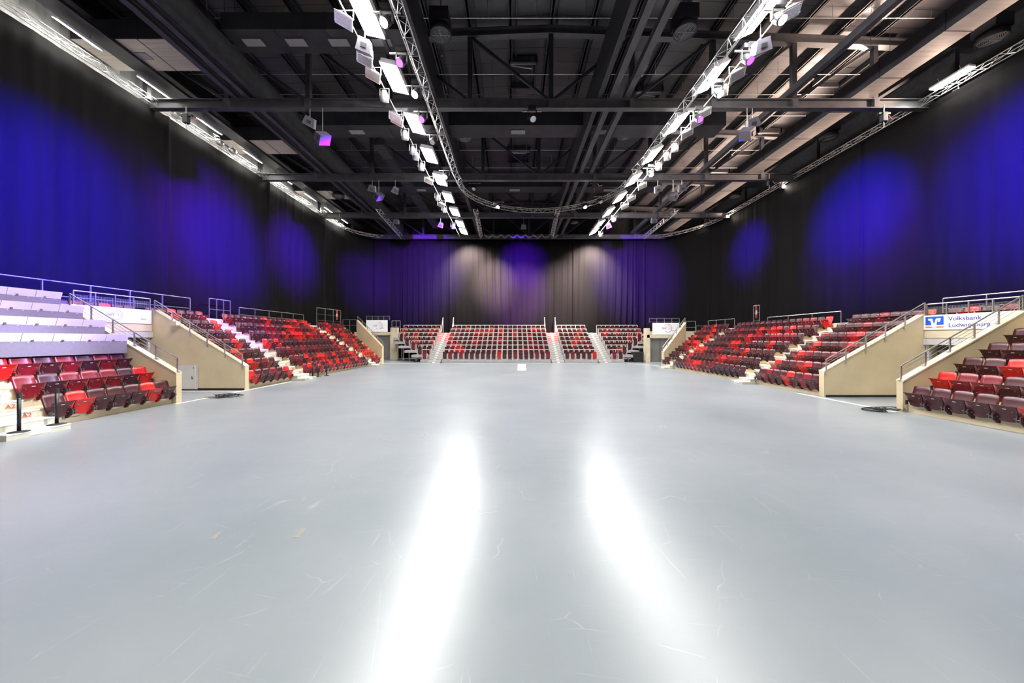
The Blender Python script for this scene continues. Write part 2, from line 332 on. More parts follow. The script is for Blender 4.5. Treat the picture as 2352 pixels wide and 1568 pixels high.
# ------------------------------------------------------------------ roof girders
GY = [1.85, 9.65, 17.45, 25.3, 33.1, 40.0]
posts = [RX+4.26*k for k in range(-5, 6) if -20.5 < RX+4.26*k < 24.2]
gnames = ['nearest', 'second', 'third', 'fourth', 'fifth', 'farthest']
def girder(Y, lab):
    t = thing('roof_girder', lab, 'girder', (RX, Y, 14.5))
    x0, x1 = -20.4, 23.6
    mb = MB().box(x0, x1, Y-.15, Y+.15, 14.48, 14.53).box(x0, x1, Y-.02, Y+.02, 14.53, 14.93).box(x0, x1, Y-.15, Y+.15, 14.93, 14.98)
    for x in posts: mb.box(x-.14, x+.14, Y-.16, Y+.16, 14.53, 14.93)
    local(t, mb).build('bottom_chord', M['girder'], t)
    mb = MB()
    for a, b_ in ((-21, RX), (RX, 24.4)):
        za, zb = roofz(a)-.32, roofz(b_)-.32
        for dz0, dz1, hw in ((-.42, -.37, .16), (-.37, -.06, .02), (-.06, 0, .16)):
            mb.q([(a, Y-hw, za+dz0), (b_, Y-hw, zb+dz0), (b_, Y+hw, zb+dz0), (a, Y+hw, za+dz0), (a, Y-hw, za+dz1), (b_, Y-hw, zb+dz1), (b_, Y+hw, zb+dz1), (a, Y+hw, za+dz1)], [(0,3,2,1),(4,5,6,7),(0,1,5,4),(1,2,6,5),(2,3,7,6),(3,0,4,7)])
    local(t, mb).build('top_chord', M['girder'], t)
    for x in posts: local(t, MB().box(x-.12, x+.12, Y-.1, Y+.1, 14.98, roofz(x)-.74)).build('post', M['roofsteel'], t)
    for k in range(1, 6):
        for sg in (-1, 1):
            xo, xi = RX+sg*4.26*k, RX+sg*4.26*(k-1)
            if -21 < xo < 24.3: local(t, MB().bar((xo-sg*.12, Y, roofz(xo)-.76), (xi+sg*.12, Y, 14.98), .13)).build('diagonal', M['roofsteel'], t)
for Y, nm in zip(GY, gnames):
    if Y > 9: girder(Y, 'dark steel lattice roof girder across the hall, %s' % {9.65: 'just above the picture top', 17.45: 'nearest one seen whole', 25.3: 'second from the front', 33.1: 'third from the front', 40.0: 'last one above the far curtain'}[Y])
# purlins under the deck
kk = -10
for k in range(-10, 11):
    x = RX+2.13*k
    if not -20.8 < x < 24.2: continue
    mb = MB(); z = roofz(x); mb.box(x-.05, x+.05, -8.5, 44.5, z-.32, z-.02).box(x-.10, x+.10, -8.5, 44.5, z-.32, z-.28).box(x+.28, x+.34, -8.5, 44.5, z-.16, z-.06)
    o = mb.build('roof_purlin', M['roofsteel'])
    tag(o, 'dark steel purlin under the roof deck, ' + ('on the ridge line' if k == 0 else '%s %s of the ridge' % (ORD[abs(k)-1], 'left' if k < 0 else 'right')), 'purlin', 'roof purlins')
# thin cross pipes with pins hanging under the deck
for i, (Y, z) in enumerate(((13.4, 18.3), (15.0, 18.3), (16.1, 18.3), (19.4, 18.2), (21.0, 18.2), (23.0, 18.2), (27.2, 18.2), (30.0, 18.2))):
    mb = MB().tube((-19, Y, z-.3), (22, Y, z-.3), .02, 5)
    for k in range(17): x = -18+2.4*k; mb.tube((x, Y, z-.3), (x, Y, roofz(x)-.005), .012, 4)
    tag(mb.build('sprinkler_pipe', M['steel'], None), 'thin pipe crossing under the roof deck, %s from the front' % ORD[i], 'pipe', 'thin roof pipes')
# longitudinal rails, boxes and ducts
def longi(name, x0, x1, z0, z1, m_, lab, cat, ya=-8, yb=40.0, prof='box'):
    mb = MB()
    if prof == 'I':
        xm = (x0+x1)/2; mb.box(x0, x1, ya, yb, z0, z0+.04).box(xm-.02, xm+.02, ya, yb, z0+.04, z1-.04).box(x0, x1, ya, yb, z1-.04, z1)
    else: mb.box(x0, x1, ya, yb, z0, z1)
    return tag(mb.build(name, m_), lab, cat)
longi('rail_beam', 5.06, 5.36, 14.98, 15.30, M['girder'], 'left rail of the dark twin beams right of the ridge', 'beam', prof='I')
longi('rail_beam', 5.86, 6.16, 14.98, 15.30, M['girder'], 'right rail of the dark twin beams right of the ridge', 'beam', prof='I')
longi('rail_beam', -14.6, -14.35, 14.98, 15.30, M['girder'], 'outer rail of the twin beams above the left stand', 'beam', prof='I')
longi('rail_beam', -13.95, -13.7, 14.98, 15.30, M['girder'], 'inner rail of the twin beams above the left stand', 'beam', prof='I')
longi('box_girder', 4.45, 4.7, 14.98, 16.9, M['dark'], 'deep black beam running beside the twin rails right of the ridge', 'beam')
longi('box_girder', -4.2, -3.95, 14.98, 16.7, M['dark'], 'deep black beam above the left light truss', 'beam')
longi('box_girder', -13.35, -13.1, 14.98, 16.2, M['dark'], 'deep purple-lit beam beside the twin rails above the left stand', 'beam')
longi('box_beam', 14.3, 14.55, 14.98, 15.33, M['roofsteel'], 'slim dark beam running lengthwise above the right stand', 'beam')
def duct(lab, x0, x1, y0, y1, z0, z1, seam=1.25, pale=True, grilles=0, along='y'):
    t = thing('air_duct', lab, 'duct', ((x0+x1)/2, (y0+y1)/2, z0))
    mb = MB().box(x0, x1, y0, y1, z0+.02, z1)
    a, b_ = (y0, y1) if along == 'y' else (x0, x1); s_ = a+seam
    while s_ < b_-.2:
        if along == 'y': mb.box(x0-.025, x1+.025, s_-.02, s_+.02, z0-.01, z1+.025)
        else: mb.box(s_-.02, s_+.02, y0-.025, y1+.025, z0-.01, z1+.025)
        s_ += seam
    for xx, yy in ((x0+.1, y0+.1), (x1-.1, y0+.1), (x0+.1, y1-.1), (x1-.1, y1-.1), (x0+.1, (y0+y1)/2), (x1-.1, (y0+y1)/2)): mb.tube((xx, yy, z1), (xx, yy, roofz(xx)-.01), .012, 4)
    local(t, mb).build('casing', M['duct'], t)
    if pale: local(t, MB().box(x0+.02, x1-.02, y0+.02, y1-.02, z0, z0+.02)).build('bottom_panel', M['duct_pale_lit'], t)
    for g in range(grilles):
        c = a+(b_-a)*(g+.5)/grilles
        (local(t, MB().box(c-.45, c+.45, (y0+y1)/2-.2, (y0+y1)/2+.2, z0-.03, z0)) if along == 'x' else local(t, MB().box((x0+x1)/2-.2, (x0+x1)/2+.2, c-.45, c+.45, z0-.03, z0))).build('grille', M['grille'], t)
duct('large dark lengthwise duct with warmly lit pale underside above the right stand', 17.8, 18.95, -6, 39, 15.05, 15.9, 2.45)
duct('dark crosswise duct with grilles above the nearest whole girder at left', -13.4, -5.2, 15.2, 16.5, 16.6, 17.4, 2.4, False, 4, 'x')
duct('dark crosswise duct behind the nearest whole girder, crossing the hall', -12.6, 13.4, 20.7, 22.0, 15.75, 16.7, 2.4, False, 5, 'x')
duct('dark crosswise duct behind the second girder from the front', -12.5, 13, 29.3, 30.5, 15.85, 16.6, 2.4, False, 3, 'x')
duct('narrow stepped lengthwise duct left of the left lamp row', -9.3, -8.6, 22.2, 39, 15.4, 15.8, 1.9, False)
duct('short duct with pale underside above the left curtain, nearest camera', -19.9, -15.6, 14.9, 16.7, 15.9, 16.8, 3, True, 1, 'x')
duct('short duct with pale underside above the left curtain, second from camera', -19.9, -15.6, 22.5, 24.2, 15.9, 16.8, 3, True, 0, 'x')
duct('short duct with pale underside above the left curtain, third from camera', -19.9, -15.6, 30.2, 32, 15.9, 16.8, 3, True, 0, 'x')
longi('cable_tray', -18.8, -17.9, 15.75, 15.9, M['duct'], 'long dark perforated tray beside the left side lamps', 'tray')
# skylight hatches
for i, (x0, x1, y0, y1, lab) in enumerate(((-.2, 1.5, 19.4, 21.5, 'open smoke hatch in the roof left of the ridge, nearer'), (-.4, 1.6, 28.6, 30.6, 'open smoke hatch in the roof left of the ridge, farther'),
      (18.6, 20.4, 17.6, 20.6, 'dark roof hatch above the right truss, nearest'), (18.6, 20.4, 25.0, 28.2, 'dark roof hatch above the right truss, middle'), (18.6, 20.4, 31, 33.5, 'dark roof hatch above the right truss, farthest'), (8.0, 9.8, 21.4, 23.6, 'roof hatch right of the twin rails'))):
    z = roofz((x0+x1)/2)-.22; t = thing('roof_hatch', lab, 'hatch', ((x0+x1)/2, (y0+y1)/2, z))
    local(t, MB().box(x0, x1, y0, y0+.1, z-.25, z+.1).box(x0, x1, y1-.1, y1, z-.25, z+.1).box(x0, x0+.1, y0, y1, z-.25, z+.1).box(x1-.1, x1, y0, y1, z-.25, z+.1)).build('frame', M['roofsteel'], t)
    local(t, MB().box(x0+.1, x1-.1, y0+.1, y1-.1, z+.02, z+.05)).build('pane', M['black'], t)
    local(t, MB().tube((x0+.15, y0+.2, z-.3), (x1-.3, y0+.6, z-.15), .035, 6).tube((x0+.1, y0+.15, z-.25), (x1-.1, y0+.15, z-.25), .03, 6)).build('opening_arm', M['alu'], t)
# round air diffusers hanging below boxes
def diffuser(p, lab, d=1.1):
    t = thing('air_diffuser', lab, 'diffuser', p, 0, 'round ceiling air diffusers')
    r = d/2
    MB().lathe((0, 0, 0), [(r*.45, .34), (r*.8, .30), (r, .16), (r, 0), (r*.93, -.02), (r*.84, .03)], 28).build('housing', M['duct'], t, True)
    g = MB()
    for k in range(7):
        rr_ = r*(.12+.11*k); g.lathe((0, 0, .02), [(rr_, 0), (rr_+.02, 0), (rr_+.02, .02), (rr_, .02), (rr_, 0)], 24)
    g.box(-r*.84, r*.84, -.012, .012, .0, .02).box(-.012, .012, -r*.84, r*.84, .0, .02); g.build('louvre', M['grille'], t)
    MB().box(-.42*d, .42*d, -.42*d, .42*d, .34, .95).build('plenum_box', M['duct'], t)
    MB().tube((0, 0, .95), (0, 0, max(1.0, roofz(p[0])-p[2]-.05)), .015, 5).build('hanger', M['steel'], t)
for px, py, lab in ((475, 92, 'beside the nearest twin rails at left'), (1012, 82, 'left of the ridge, nearest camera'), (1573, 75, 'right of the dark twin rails, nearest camera'), (2278, 92, 'near the right truss, largest'),
                    (715, 312, 'behind the hanging speakers at left'), (1068, 318, 'left of the ridge behind the first girder'), (1435, 314, 'under the crosswise duct right of the ridge'), (1903, 317, 'near the right truss, second'),
                    (777, 452, 'above the left side lamps, far'), (1688, 452, 'near the right truss, third'), (1320, 512, 'above the far curtain, centre right'), (1577, 520, 'near the right truss, farthest')):
    p = atZ(px, py, 16.2 if px not in (777,) else 14.95)
    diffuser((p.x, p.y, p.z), 'round dark air diffuser under a box, ' + lab, 1.0)
# ------------------------------------------------------------------ lamps
def bay_lamp_proto(side):
    t = thing('ceiling_lamp', 'x', 'lamp')
    MB().box(-.37, .37, -.85, .85, .06, .22).box(-.40, .40, -.88, .88, .0, .07).build('housing', M['white'], t)
    MB().box(-.37, .37, -.82, .82, -.02, .0).build('tube_panel', M['lamp'], t)
    MB().tube((0, -.5, .15), (0, -.5, .6), .012, 4).tube((0, .5, .15), (0, .5, .6), .012, 4).build('hanger', M['steel'], t)
    return t
LY = [3.0, 6.1, 9.2, 12.3, 15.3, 18.5, 21.7, 25.0, 28.2, 31.4, 34.6, 37.0]
proto = bay_lamp_proto(0)
for sd, X, tilt in (('left', -5.42, .22), ('right', 9.18, -.42)):
    for i, Y in enumerate(LY):
        o = proto if (sd == 'left' and i == 0) else copy_tree(proto)
        o.location = (X, Y, 14.4)
        for ch in o.children:
            if not ch.name.startswith('hanger'): ch.rotation_euler = (0, tilt, 0)
        tag(o, 'glowing white high-bay lamp, %s from the front in the %s lamp row' % (ORD[i], sd), 'lamp', 'lamps of the two main rows')
for sd, X in (('left', -5.42), ('right', 9.18)):
    tag(MB().box(X-.07, X+.07, 1, 38.6, 14.98, 15.12).build('lamp_rail', M['girder']), 'lengthwise steel rail carrying the %s row of bright lamps' % sd, 'rail')
t = thing('side_lamp', 'x', 'lamp')
MB().box(-.16, .16, -.74, .74, .02, .12).build('housing', M['white'], t); MB().box(-.14, .14, -.72, .72, 0, .02).box(-.15, -.14, -.72, .72, -.0, .08).build('tube_panel', M['lamp_side'], t)
MB().tube((0, -.4, .05), (0, -.4, .36), .012, 4).tube((0, .4, .05), (0, .4, .36), .012, 4).build('hanger', M['steel'], t)
SY = [4.4, 7.7, 11.0, 14.15, 17.2, 20.3, 23.7, 27.0, 30.4, 33.6, 36.4]
for i, Y in enumerate(SY):
    o = t if i == 0 else copy_tree(t)
    o.location = (-18.55, Y, 15.4)
    for ch in o.children:
        if not ch.name.startswith('hanger'): ch.rotation_euler = (0, .5, 0)
    tag(o, 'bright tubular lamp above the left curtain, %s from the front' % ORD[i], 'lamp', 'tubular lamps above the left curtain')
o = copy_tree(t); p = atZ(2285, 172, 15.2); o.location = (21.3, p.y, 15.0); o.rotation_euler = (0, -.4, 0); tag(o, 'tubular lamp glowing on the right curtain truss', 'lamp')
# moving heads
def head_proto(lens):
    t = thing('moving_head', 'x', 'spotlight')
    MB().box(-.2, .2, -.16, .16, .34, .52).build('base', M['black'], t); MB().box(-.5, .5, -.03, .03, .28, .33).build('clamp', M['steel'], t)
    MB().box(-.24, -.19, -.05, .05, -.06, .36).box(.19, .24, -.05, .05, -.06, .36).build('yoke', M['black'], t)
    h = MB().lathe((0, 0, 0), [(.0, .2), (.12, .2), (.17, .08), (.18, -.2), (.17, -.26), (.15, -.26)], 16).build('head', M['black'], t, True)
    le = MB().lathe((0, 0, 0), [(0, -.25), (.15, -.25), (.15, -.22), (0, -.22)], 16).build('lens', M[lens], h)
    return t, h
heads = {}
for k_ in ('lens_white', 'lens_violet', 'lens_off'): heads[k_] = [False, head_proto(k_)]
HL = [(888, 48, 'lens_white', 'left truss, nearest camera'), (923, 140, 'lens_violet', 'left truss, second from camera'), (957, 213, 'lens_white', 'left truss, third from camera'), (972, 270, 'lens_violet', 'left truss, behind the first girder'),
      (996, 322, 'lens_off', 'left truss, unlit, before the ring truss'), (1025, 402, 'lens_white', 'left truss where the ring truss starts'), (1145, 472, 'lens_white', 'far side of the ring truss, left'), (1342, 472, 'lens_white', 'far side of the ring truss, right'),
      (1787, 42, 'lens_white', 'right truss, nearest camera'), (1715, 135, 'lens_violet', 'right truss, second from camera'), (1648, 212, 'lens_white', 'right truss, third from camera'), (1603, 270, 'lens_violet', 'right truss, behind the first girder'),
      (1493, 397, 'lens_white', 'right truss where the ring truss ends'), (1378, 460, 'lens_off', 'ring truss, unlit, right half'), (1090, 430, 'lens_off', 'ring truss, unlit, left half'), (1222, 272, 'lens_off', 'hanging alone under the first girder')]
for px, py, ln, lab in HL:
    p = atZ(px, py, 13.85)
    if px == 1222: p.z += .07
    if px in (1145, 1342, 1378, 1090):
        for _ in range(6): cph = max(-1, min(1, (2.3-p.x)/6.3)); p = at(px, py, 24.6+5.4*math.sqrt(1-cph*cph))
    st = heads[ln]
    if not st[0]: o = st[1][0]; st[0] = True
    else: o = copy_tree(st[1][0])
    o.location = p; o.rotation_euler = (0, 0, 0)
    for ch in o.children:
        if ch.name.startswith('head'): ch.rotation_euler = (-.6, (.25 if px < CX else -.25), 0)
    tag(o, '%s moving-head spotlight on the %s' % ({'lens_white': 'white glowing', 'lens_violet': 'violet glowing', 'lens_off': 'dark'}[ln], lab), 'spotlight')
# floods and par cans beside the lamp rows
def flood_proto():
    t = thing('floodlight', 'x', 'floodlight')
    b_ = MB().q([(-.3, -.2, -.02), (.3, -.2, -.02), (.3, .2, -.02), (-.3, .2, -.02), (-.18, -.12, .2), (.18, -.12, .2), (.18, .12, .2), (-.18, .12, .2)], [(4,5,6,7),(0,1,5,4),(1,2,6,5),(2,3,7,6),(3,0,4,7)]).box(-.32, .32, -.22, .22, -.04, -.02).build('housing', M['alu'], t)
    MB().box(-.27, .27, -.17, .17, -.05, -.04).build('glass', M['lens_off'], t)
    MB().path([(-.34, 0, 0), (-.34, 0, .36), (.34, 0, .36), (.34, 0, 0)], .018, 5).build('bracket', M['steel'], t); return t
def par_proto():
    t = thing('par_can', 'x', 'spotlight')
    MB().lathe((0, 0, 0), [(0, .3), (.1, .28), (.16, .14), (.2, -.02), (.2, -.18), (.18, -.18)], 16).build('can', M['alu'], t, True)
    MB().lathe((0, 0, 0), [(0, -.15), (.18, -.15), (.18, -.12), (0, -.12)], 16).build('lens', M['lens_off'], t)
    MB().path([(-.22, 0, 0), (-.22, 0, .42), (.22, 0, .42), (.22, 0, 0)], .016, 5).box(-.06, .06, -.06, .06, .37, .378).build('bracket', M['steel'], t); return t
fp = flood_proto(); pp = par_proto(); used = {'f': False, 'p': False}
FL = [(790, 45, 'f'), (838, 147, 'f'), (857, 180, 'f'), (883, 218, 'p'), (908, 275, 'f'), (912, 292, 'f'), (930, 318, 'p'), (948, 340, 'p'), (955, 358, 'p'), (968, 378, 'p'), (985, 425, 'f'), (1005, 452, 'p'), (1014, 472, 'f'), (1020, 498, 'p'), (1040, 522, 'p'),
      (1815, 36, 'f'), (1740, 138, 'f'), (1693, 178, 'f'), (1662, 210, 'p'), (1618, 268, 'f'), (1600, 285, 'f'), (1578, 297, 'f'), (1550, 340, 'p'), (1533, 357, 'p'), (1513, 372, 'p'), (1475, 424, 'f'), (1450, 455, 'f'), (1435, 472, 'f'), (1410, 503, 'p'), (1380, 535, 'p')]
cnt = {}
for px, py, k_ in FL:
    sd = 'left' if px < CX else 'right'; c = cnt.get((sd, k_), 0); cnt[(sd, k_)] = c+1
    XX = -6.15 if sd == 'left' else 9.95; YY = XX*F/(px-CX); p = (XX, YY, 14.06 if k_ == 'f' else 14.04); pr = fp if k_ == 'f' else pp
    o = copy_tree(pr) if used[k_] else pr; used[k_] = True
    o.location = p; s_ = 1 if sd == 'left' else -1
    for ch in o.children:
        if not ch.name.startswith('bracket'): ch.rotation_euler = (-.35, s_*.35, s_*.3) if k_ == 'f' else (.7, s_*.3, 0)
    tag(o, ('rectangular floodlight hanging beside the %s lamp row, %s from the front' if k_ == 'f' else 'round silver spotlight beside the %s lamp row, %s from the front') % (sd, ORD[c]), 'floodlight' if k_ == 'f' else 'spotlight', 'unlit floods and cans beside the lamp rows')
for sd, X in (('left', -6.15), ('right', 9.95)):
    tag(MB().tube((X, 8, 14.45), (X, 39, 14.45), .028, 8).build('lighting_pipe', M['steel']), 'steel pipe beside the %s lamp row carrying floods and cans' % sd, 'pipe')
# cans on the left and right curtain truss
for i, (px, py, lns, lab) in enumerate(((503, 326, 'p', 'nearer of the pair on the left curtain truss'), (533, 346, 'p', 'second of the pair on the left curtain truss'), (743, 487, 'p', 'far one on the left curtain truss'), (402, 262, 'p', 'on the left curtain truss below the first girder'))):
    o = copy_tree(pp); o.location = atZ(px, py, 14.9); o.rotation_euler = (.9, .5, 0); tag(o, 'round silver spotlight, ' + lab, 'spotlight')
for px, py, lab in ((2206, 211, 'nearest on the right curtain truss'), (1801, 430, 'middle of the right curtain truss'), (1672, 498, 'far end of the right curtain truss')):
    t = thing('small_floodlight', 'small dazzling white floodlight, ' + lab, 'floodlight', atZ(px, py, 14.55))
    t.location.x -= .1
    MB().box(-.16, .16, -.1, .12, -.12, .12).build('housing', M['black'], t); MB().box(-.14, .14, -.13, -.1, -.10, .10).build('lens', M['lens_warm'], t); MB().tube((0, 0, .12), (0, 0, .4), .02).build('clamp', M['steel'], t)
# hanging speakers on chains from the girders
def speaker_proto():
    t = thing('hanging_speaker', 'x', 'speaker')
    MB().prism([(-.28, -.22), (.28, -.22), (.20, .22), (-.20, .22)], 'y', -.3, .3).build('cabinet', M['speaker'], t)
    MB().box(-.1, .1, -.33, -.3, -.08, .06).build('connector_panel', M['black'], t)
    MB().tube((0, 0, 0), (0, 0, 1), .016, 5).build('chain', M['alu'], t); return t
sp = speaker_proto(); su = False
for px, py, Y, a, lab in ((712, 280, 17.2, .5, 'upper one of the left pair under the first girder'), (741, 316, 16.6, -.9, 'lower one of the left pair under the first girder'), (1728, 283, 17.2, -.5, 'upper one of the right pair under the first girder'), (1716, 306, 16.6, .9, 'lower one of the right pair under the first girder'),
        (855, 433, 25.1, .3, 'left one of three under the second girder at left'), (870, 450, 24.6, -.8, 'lowest of three under the second girder at left'), (908, 437, 25.1, .5, 'right one of three under the second girder at left'),
        (1511, 434, 25.1, -.4, 'left one of three under the second girder at right'), (1546, 450, 24.6, .8, 'lowest of three under the second girder at right'), (1566, 432, 25.1, -.3, 'right one of three under the second girder at right'),
        (910, 508, 33.0, .2, 'far left under the third girder'), (1012, 516, 33.0, .4, 'under the third girder beside the left lamp row'), (1203, 520, 33.0, 0, 'centre of the third girder'), (1398, 518, 33.0, -.4, 'under the third girder beside the right lamp row'), (1502, 506, 33.0, -.2, 'far right under the third girder'),
        (838, 107, 13.0, .3, 'beside the left lamp row, nearest camera'), (1747, 108, 13.0, -.3, 'beside the right lamp row, nearest camera')):
    o = copy_tree(sp) if su else sp; su = True
    Y = {17.2: 17.36, 16.6: 17.32, 25.1: 25.2, 24.6: 25.2}.get(Y, Y); o.location = at(px, py, Y)
    for ch in o.children:
        if ch.name.startswith('chain'): ch.scale = (1, 1, 14.5-o.location.z if Y > 14 else 1.6)
        else: ch.rotation_euler = (.5, a*.6, a)
    tag(o, 'hanging loudspeaker, ' + lab, 'speaker', 'hanging loudspeakers')
# hoists on right truss
for i, (px, py, Y, lab) in enumerate(((2030, 268, 17.3, 'right, under the first girder'), (1767, 418, 25.2, 'right, under the second girder'), (428, 272, 17.3, 'left, under the first girder'), (780, 505, 33.0, 'left, under the third girder'), (1622, 505, 33, 'right, under the third girder'), (1365, 425, 25.2, 'centre right, above the ring truss'))):
    p = at(px, py, Y); t = thing('chain_hoist', 'black chain hoist with clamp, ' + lab, 'hoist', p)
    MB().box(-.12, .12, -.1, .1, -.25, .2).box(-.3, .3, -.06, .06, .1, .2).build('motor', M['black'], t); MB().tube((0, 0, .2), (0, 0, .62), .03).tube((0, 0, -.25), (0, 0, -.55), .02).build('hook', M['steel'], t)
    MB().path([(.25, 0, .1), (.4, 0, -.1), (.6, 0, 0)], .02).build('plug_cable', M['ink_red'], t)
# festoon drape swag above far curtain
mb = MB()
for k in range(9):
    x0 = -3.2+k*.95
    pts = [(x0+.95*i/8, 38.6, 14.6-.32*math.sin(PI*i/8)) for i in range(9)]
    for r_ in (.0, .1): mb.path([(x, y, z-r_) for x, y, z in pts], .06, 6)
tag(mb.build('cable_festoon', M['skirt'], None, True), 'dark looped cable bundle hanging above the far curtain', 'cable')

# ================================================================== side stands
class Side:
    def __init__(s, sg, X0, d, r, nm): s.sg, s.X0, s.d, s.r, s.nm = sg, X0, d, r, nm
    def X(s, k): return s.X0+s.sg*s.d*(k-1)          # riser of row k
L = Side(-1, -12.65, .81, .51, 'left'); R = Side(1, 13.0, .81, .465, 'right')
def terrace(S_, y0, ends, lab, back=1.1, plinth=None):
    t = thing('grandstand', lab, 'grandstand', (S_.X0, y0, 0)); mb = MB()
    for k in range(1, 8):
        xa = S_.X(k); xb = S_.X(k+1) if k < 7 else S_.X(7)+S_.sg*back
        mb.box(xa, xb, y0, ends[k-1], 0, k*S_.r)
    local(t, mb).build('terrace', M['concrete'], t)
    cap = MB()
    for k in range(1, 8): cap.box(S_.X(k)-S_.sg*.015, S_.X(k)+S_.sg*.10, y0+.01, ends[k-1]-.01, k*S_.r, k*S_.r+.012)
    local(t, cap).build('tread_edge', M['cap'], t)
    return t
GL_A = terrace(L, 2.0, [12.3]*7, 'concrete stand at the left edge carrying white press desks')
GL_B = terrace(L, 15.75, [32.25, 32.6, 33.1, 33.6, 34.1, 34.5, 34.9], 'long concrete stand left of the hall floor with seven seat rows')
GR_A = terrace(R, 2.0, [10.85]*7, 'concrete stand at the right picture edge')
GR_B = terrace(R, 13.9, [28.4, 28.8, 29.3, 29.8, 30.3, 30.8, 31.3], 'long concrete stand right of the hall floor with seven seat rows')
def flank(S_, y0, y1, pts, lab, capside=True):
    """sloping concrete wall, thickness y0..y1, top line pts [(x,z),...] from the hall outwards"""
    t = thing('side_wall', lab, 'wall', (pts[0][0], y0, 0))
    poly = [(pts[0][0], 0)]+pts+[(pts[-1][0], 0)]
    local(t, MB().prism(poly, 'y', y0, y1)).build('wall_body', M['concrete'], t)
    mb = MB()
    for (xa, za), (xb, zb) in zip(pts, pts[1:]):
        mb.prism([(xa, za), (xb, zb), (xb, zb+.05), (xa, za+.05)], 'y', y0-.02, y1+.02)
    local(t, mb).build('coping', M['cap'], t)
    return t
flank(L, 12.32, 12.52, [(-12.5, 1.10), (-16.8, 3.66)], 'sloping concrete wall behind the red seats of the left front stand')
flank(L, 15.5, 15.72, [(-12.5, 1.10), (-16.75, 3.72), (-18.6, 3.72)], 'sloping concrete wall with grey cabinet door facing the camera at left')
flank(R, 10.88, 11.06, [(12.85, .98), (16.95, 3.32), (19, 3.32)], 'sloping concrete wall behind the seats at the right edge')
flank(R, 13.66, 13.88, [(12.88, 1.02), (17.0, 3.36), (19, 3.36)], 'sloping concrete wall below the handrail facing the camera at right')
def diag_wall(p0, p1, z0, z1, lab):
    p0, p1 = Vector(p0), Vector(p1); d = (p1-p0).normalized(); nrm = Vector((-d.y, d.x))*.1
    t = thing('side_wall', lab, 'wall', (p0.x, p0.y, 0)); P = []
    for q, z in ((p0, z0), (p1, z1)):
        for sg in (1, -1):
            for zz in (0, z): P.append((q.x+nrm.x*sg, q.y+nrm.y*sg, zz))
    local(t, MB().q(P, [(0,1,5,4),(2,6,7,3),(0,2,3,1),(4,5,7,6),(1,3,7,5),(0,4,6,2)])).build('wall_body', M['concrete'], t)
    local(t, MB().bar((p0.x, p0.y, z0+.03), (p1.x, p1.y, z1+.03), .24, .06)).build('coping', M['cap'], t)
    r = thing('handrail', 'steel handrail on the ' + lab, 'handrail', (p0.x, p0.y, z0))
    a = Vector((p0.x, p0.y, z0)); b_ = Vector((p1.x, p1.y, z1)); up = Vector((0, 0, .48))
    local(r, MB().tube(a+up, b_+up, .025)).build('top_rail', M['steel'], r)
    for i in range(6): q = a.lerp(b_, i/5); local(r, MB().bar(q, q+up, .05)).build('post', M['steel'], r)
    w_ = MB()
    for j in (1, 2, 3): w_.tube(a+up*j/4, b_+up*j/4, .008, 4)
    local(r, w_).build('wire_infill', M['steel'], r)
diag_wall((-12.65, 32.4), (-16.2, 34.75), 1.62, 4.3, 'sloping wall closing the far end of the left stand')
diag_wall((13.0, 28.55), (15.85, 30.3), 1.22, 3.85, 'sloping wall closing the far end of the right stand')
# stairs in the aisles
def stairs(S_, y0, y1, lab, code, proj=.85):
    t = thing('stair_flight', lab, 'stairs', (S_.X0, y0, 0)); sg = S_.sg; r, d = S_.r, S_.d
    def step(x0, x1, z0, z1, plate, txt):
        mb = MB().box(min(x0, x1), max(x0, x1), y0, y1, z0, z1-.02)
        o = local(t, mb).build('step', M['step'], t)
        no = local(t, MB().box(min(x0, x1)-.01, max(x0, x1)+.01, y0, y1, z1-.02, z1+.003)).build('nosing', M['nose'], o)
        xf = x0-sg*.012
        if plate:
            c = (y0+y1)/2; zc = (z0+z1)/2; h = .035; pts = []
            for a in range(9): pts.append((c+.16+h*math.sin(PI*a/8), zc+h*math.cos(PI*a/8)))
            for a in range(9): pts.append((c-.16-h*math.sin(PI*a/8), zc-h*math.cos(PI*a/8)))
            local(t, MB().prism(pts, 'x', xf, x0)).build('light_plate', M['nose'], o)
        if txt:
            yy = y1-.32 if sg < 0 else y0+.36
            text('stencil_letters', code, .15, M['stencil'], o, (xf-S_.X0, yy-y0, (z0+z1)/2-.05), (PI/2, 0, PI/2 if sg < 0 else -PI/2), .002)
    step(S_.X0-sg*proj, S_.X0, 0, r*.28, True, False); step(S_.X0-sg*.42, S_.X0, r*.28, r*.62, False, False)
    for k in range(1, 8):
        xr = S_.X(k)
        step(xr-sg*.008, xr+sg*.3, (k-1)*r+(r*.62 if k == 1 else r*.5), k*r+.004, True, k % 2 == 0 and k < 7 or k == 1)
        if k < 7: step(xr+sg*.42, S_.X(k+1), k*r+.006, (k+.5)*r, k % 2 == 0, k % 2 == 1)
    return t
stairs(L, 7.72, 8.85, 'pale stairs with red A2 stencil at the left edge', 'A2')
stairs(L, 18.85, 19.95, 'pale stairs in the left stand nearer to the camera', 'A1')
stairs(L, 28.75, 29.65, 'pale stairs near the far end of the left stand', 'A1')
stairs(R, 17.45, 18.35, 'pale stairs in the right stand nearer to the camera', 'E3')
stairs(R, 26.35, 27.2, 'pale stairs near the far end of the right stand', 'E2')
